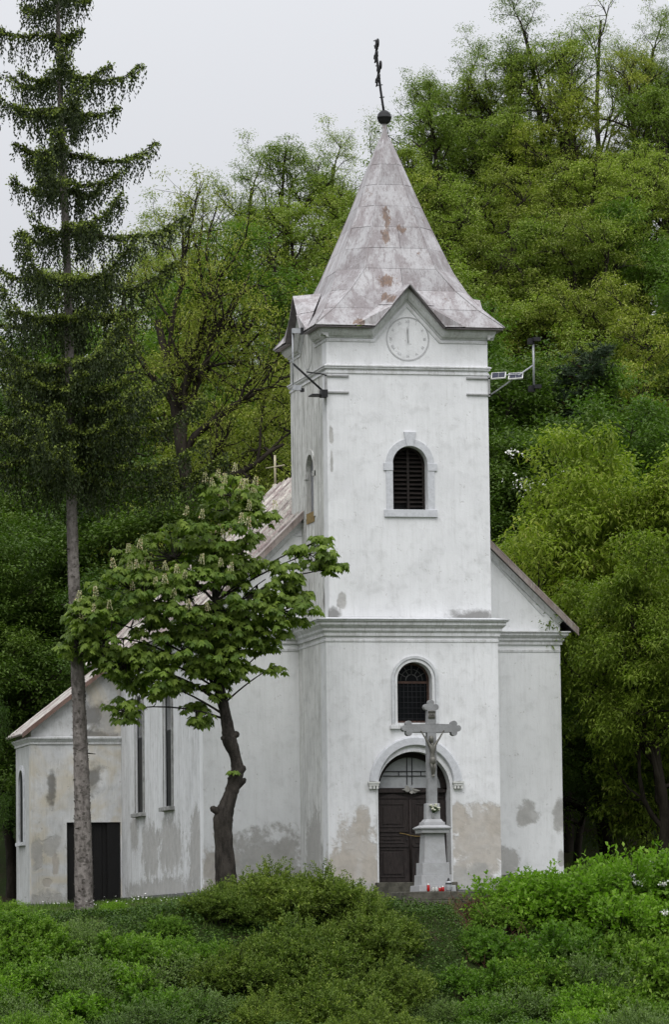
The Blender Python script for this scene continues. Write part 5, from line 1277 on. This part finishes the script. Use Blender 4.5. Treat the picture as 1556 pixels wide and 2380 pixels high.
# spreading juniper: several bushes grown together below the chestnut
J_ = 'juniper bushes grown together on the bank'
shrub('j', 620, 2000, -5.0, 330, 'juniper bush highest on the bank, just right of the chestnut trunk', .8, J_)
shrub('j', 760, 2010, -5.6, 300, 'juniper bush below the left corner of the tower', .9, J_)
shrub('j', 520, 2050, -5.8, 210, 'juniper bush covering the foot of the chestnut trunk', .8, J_)
shrub('j', 850, 2090, -6.8, 270, 'juniper bush on the right of the clump, below the church door', .9, J_)
shrub('j', 700, 2120, -7.6, 340, 'broad juniper bush in the middle of the clump', .95, J_)
shrub('j', 560, 2190, -8.2, 280, 'juniper bush at the lower left of the clump beside the grass', .9, J_)
shrub('j', 900, 2220, -9.0, 270, 'juniper bush at the lower right of the clump', .9, J_)
shrub('j', 740, 2250, -10.0, 360, 'lowest broad juniper bush at the bottom edge', .8, J_)
# right bank
shrub('b', 1265, 2010, -5.0, 310, 'bright green shrub right of the crucifix under the nave corner', .8)
shrub('b', 1350, 1995, -4.2, 330, 'bright green vine-covered shrub below the right corner of the nave', .9)
shrub('b', 1500, 1955, -4.5, 340, 'tallest bright vine mound with white flowers at the right edge', 1.0)
shrub('b', 1430, 2050, -6.0, 320, 'vine mound in front of the tallest one at the right edge', .85)
shrub('a', 1140, 2090, -6.0, 150, 'small leafy shrub beside the stone step of the crucifix', .8)
shrub('a', 1270, 2120, -7.0, 330, 'leafy shrub midway down the right bank', .9)
shrub('a', 1150, 2210, -8.0, 240, 'leafy shrub next to the bare gap right of the juniper', .95)
shrub('c', 1330, 2210, -8.2, 280, 'small-leaved grey-green shrub on the right bank', 1.0)
shrub('a', 1500, 2150, -7.5, 330, 'leafy shrub below the vine mound at the right edge', .9)
shrub('a', 1440, 2260, -9.3, 280, 'low leafy shrub at the lower right', .85)
shrub('c', 1200, 2290, -10.0, 260, 'pale small-leaved shrub at the bottom edge right of the juniper', .9)
shrub('b', 1380, 2330, -11.0, 220, 'light green sprig shrub at the bottom edge on the right', .8)
shrub('a', 1570, 2290, -9.5, 240, 'leafy shrub in the lower right corner', .9)
shrub('c', 1040, 2320, -9.6, 160, 'small pale shrub in the bare gap at the bottom edge', .8)
# left bank
shrub('a', 20, 2095, -4.0, 210, 'leafy shrub at the left edge below the sacristy', .8)
shrub('a', 120, 2150, -5.0, 260, 'leafy shrub in front of the sacristy corner', .75)
shrub('a', 270, 2150, -6.0, 260, 'leafy shrub in front of the spruce foot', .75)
shrub('c', 400, 2210, -7.0, 260, 'grey-green shrub between spruce foot and juniper', .8)
shrub('c', 190, 2215, -7.5, 280, 'small-leaved shrub below the spruce on the left bank', .85)
shrub('a', 50, 2200, -7.0, 260, 'leafy shrub low at the left edge', .85)
shrub('a', 330, 2270, -9.3, 280, 'leafy shrub at the bottom edge below the spruce', .85)
shrub('b', 180, 2290, -9.8, 220, 'light green large-leaved shrub at the bottom left', .8)
shrub('c', 40, 2300, -10.0, 240, 'pale silvery shrub in the lower left corner', .85)
shrub('c', 470, 2290, -9.8, 230, 'dull green shrub at the bottom edge left of the juniper', .85)

more = [ ('a', 12, 2082, -3.8, 130, 'small shrub at the foot of the sacristy side wall'), ('b', 262, 2092, -3.4, 70, 'little sprig shrub just right of the spruce trunk'), ('a', 385, 2118, -4.2, 110, 'small shrub in the grass strip below the nave windows'),
 ('a', 90, 2120, -4.8, 200, 'small leafy shrub before the sacristy plinth'), ('c', 200, 2130, -5.2, 190, 'small-leaved shrub left of the spruce foot'), ('b', 330, 2165, -6.2, 180, 'light green shrub right of the spruce foot'),
 ('a', 440, 2160, -6.4, 190, 'leafy shrub at the left flank of the junipers'), ('a', 110, 2240, -8.2, 240, 'bushy bramble in the middle of the left bank'), ('b', 260, 2225, -8.0, 200, 'bright large-leaved shrub on the left bank'),
 ('c', 330, 2320, -10.6, 230, 'small-leaved shrub at the bottom edge left of the junipers'), ('a', 100, 2330, -10.8, 240, 'bramble at the very bottom left'), ('b', -10, 2250, -8.6, 200, 'bright shrub cut by the left edge of the photo'),
 ('j', 620, 2300, -11.0, 250, 'low juniper at the bottom edge, left of the lowest broad one'), ('j', 880, 2320, -11.0, 250, 'low juniper at the bottom edge beside the bare gap'), ('a', 1120, 2140, -7.0, 130, 'small bramble at the right rim of the bare gap'),
 ('b', 1235, 2055, -5.6, 190, 'bright shrub between the crucifix and the vine mounds'), ('a', 1390, 2130, -7.2, 240, 'bramble under the bright vine shrubs'), ('a', 1230, 2200, -8.8, 230, 'bramble in the middle of the right bank'),
 ('b', 1340, 2270, -10.0, 200, 'bright sprigged shrub near the bottom on the right bank'), ('a', 1130, 2300, -10.4, 200, 'bramble at the bottom edge right of the bare gap'), ('c', 1500, 2330, -11.2, 230, 'grey-green shrub in the lower right corner'),
 ('b', 1560, 2080, -6.4, 260, 'vine mound cut by the right edge of the photo'), ('b', 1680, 2010, -5.0, 330, 'bright vine mound just beyond the right edge'), ('a', 1700, 2160, -7.5, 330, 'bramble mound just beyond the right edge'), ('a', 1290, 2350, -11.6, 230, 'dark bramble at the very bottom on the right')]
for k_, px_, py_, Y_, w_, l_ in more: shrub(k_, px_, py_, Y_, w_, l_, .95)
# ground cover and grass
M['under'] = leafmat('undergrowth_leaves', (.022, .050, .010), (.080, .140, .024), trans=.2, objvar=0)
def cover():
    rg = np.random.default_rng(2); n = 230000
    x = rg.uniform(-13.5, 12.5, n); y = rg.uniform(-15.5, -4.3, n); z = ground(x, y)
    gap = (np.abs(x - 2.55 + .1 * (y + 6)) < .75) & (y < -4.9); dens = np.sin(x * 1.7 + 2) * np.sin(y * 1.3) + .6 * np.sin(x * 4.1 - y * 2.7)
    keep = (dens > -.9) & ~(gap & (rg.random(n) < .85)) & ~((np.abs(x - 2) < 1.35) & (y > -5.3) & (rg.random(n) < .93)); x, y, z = x[keep], y[keep], z[keep]; n = len(x)
    h = .10 + sstep(-4.3, -6.0, y) * (.05 + .22 * np.abs(np.sin(x * 1.9 + .7 * y) * np.cos(x * .8 - y * 1.6 + 1)) + .08 * np.sin(x * 6.1 + y * 4.7) ** 2) ; h = h * (1 - .85 * gap[keep]); P_ = np.stack([x, y, z + h * rg.random(n) ** .45 * 1.15], 1); D = rand_dirs(rg, n, .6); S = unit(np.cross(D, rand_dirs(rg, n, .3) * .5 + np.array([0, 0, 1.])))
    V, F = leafquads(P_, D, S, rg.uniform(.04, .10, n), .045, .1); o = mobj('undergrowth', fastmesh('undergrowth', V, F, M['under'], rg.random(n)), None); tag(o, 'low leafy undergrowth covering the bank below the church', 'undergrowth', kind='stuff')
    n = 60000; x = rg.uniform(-11, 8.5, n); y = rg.uniform(-6.5, 14.5, n)
    ok = ~((x > -.2) & (x < 4.9) & (y > -.2)) & ~((x > -2.8) & (x < 7.5) & (y > 3.1)) & ~((x > .9) & (x < 3.1) & (y > -4.6) & (y < 0)) & ((y < 0) | (x < -2.7) | (x > 5)); x, y = x[ok], y[ok]; n = len(x); z = ground(x, y)
    a = rg.uniform(0, 2 * PI, n); L = rg.uniform(.06, .22, n) * np.where(y < 0, 1.3, 1.0); D = unit(np.stack([np.cos(a) * .35, np.sin(a) * .35, np.ones(n)], 1)); S = np.stack([-np.sin(a), np.cos(a), np.zeros(n)], 1); V, F = leafquads(np.stack([x, y, z - .01], 1), D, S, L, .014, .1)
    M['grass'] = leafmat('grass_blades', (.045, .095, .014), (.13, .20, .035), trans=.2, objvar=0)
    o = mobj('grass', fastmesh('grass', V, F, M['grass'], rg.random(n)), None); tag(o, 'uncut grass on the terrace round the church', 'grass', kind='stuff')
    # daisies and elder flowers
    n = 260; x = np.concatenate([rg.normal(-4.3, 1.3, 150), rg.uniform(3.2, 4.3, 40), rg.uniform(-10, -5, 70)]); y = np.concatenate([rg.uniform(-5.2, -3, 150), rg.uniform(-4.6, -3.6, 40), rg.uniform(-4, -3, 70)]); z = ground(x, y) + rg.uniform(.25, .42, n)
    D = rand_dirs(rg, n, .2); S = unit(np.cross(D, np.array([0, 0, 1.]) + rg.normal(size=(n, 3)) * .3)); V, F = leafquads(np.stack([x, y, z], 1), D, S, .045, .045); M['daisy'] = simple('white_petals', (.7, .7, .66), .8, .05, 30)
    st = leafquads(np.stack([x, y, z - .4], 1), np.tile([0, 0, 1.], (n, 1)), S, .4, .006)[0]
    o = mobj('wild_flowers', fastmesh('wild_flowers', V, F, M['daisy']), None); tag(o, 'tiny white wild flowers scattered in the grass', 'wild flowers', kind='stuff')
    # clusters of white flowers in the vine mound, and white blossom on a tree behind the nave
    P_ = []
    for px, py, Y, r in ((1505, 2010, -5.9, .10), (1485, 2050, -6.6, .09), (1545, 2055, -6.8, .07), (1545, 2120, -8.4, .05), (1470, 2035, -6.4, .05), (1550, 1998, -5.6, .04)):
        c = np.array(at(px, py, Y)); P_.append(c + rg.normal(size=(42, 3)) * r * np.array([1, .6, .6]))
    P_ = np.concatenate(P_); n = len(P_); D = rand_dirs(rg, n, .6); S = unit(np.cross(D, rand_dirs(rg, n))); V, F = leafquads(P_, D, S, .06, .05)
    o = mobj('white_vine_flowers', fastmesh('white_vine_flowers', V, F, M['daisy']), None); tag(o, 'clusters of white flowers on the vine mound at the right edge', 'flowers', kind='stuff')
    P_ = []
    for px, py, Y, r in ((1215, 1120, 19.5, .22), (1245, 1140, 19.5, .2), (1330, 1095, 19.4, .18), (1190, 1050, 19.4, .10)):
        c = np.array(at(px, py, Y)); P_.append(c + rg.normal(size=(36, 3)) * r * np.array([1.3, .6, .7]))
    P_ = np.concatenate(P_); n = len(P_); D = rand_dirs(rg, n, .6); S = unit(np.cross(D, rand_dirs(rg, n))); V, F = leafquads(P_, D, S, .10, .06)
    o = mobj('white_blossom', fastmesh('white_blossom', V, F, M['daisy']), None); tag(o, 'white blossom in the dark trees right of the tower', 'blossom', kind='stuff')
cover()
def twigs():
    rg = np.random.default_rng(12); ts = TubeSet()
    for i in range(420):
        x = rg.normal(2.75, .42); y = rg.uniform(-9.5, -5.0); z = gz(x, y); a = rg.uniform(0, 2 * PI); l = rg.uniform(.25, .8); e = rg.uniform(.1, .9)
        p = np.array([x, y, z]); q = p + np.array([math.cos(a) * l * .7, math.sin(a) * l * .5, l * e]); m_ = (p + q) / 2 + rg.normal(size=3) * .08; ts.add(np.array([p, m_, q, q + rg.normal(size=3) * .1]), [.012, .009, .006, .003], 3)
    tag(mobj('dry_twigs', ts.mesh('dry_twigs', simple('dead_twigs', (.10, .045, .03), .9, .4, 5)), None), 'dead brown twigs in the bare gap right of the junipers', 'twigs', kind='stuff')
twigs()
for k_, t_ in list(P.items()):
    if k_ not in used:
        for c_ in list(t_.children): bpy.data.objects.remove(c_)
        bpy.data.objects.remove(t_)
tot = sum(len(m.loop_triangles) or sum(len(p.vertices) - 2 for p in m.polygons) for m in bpy.data.meshes)
print('triangles', tot)
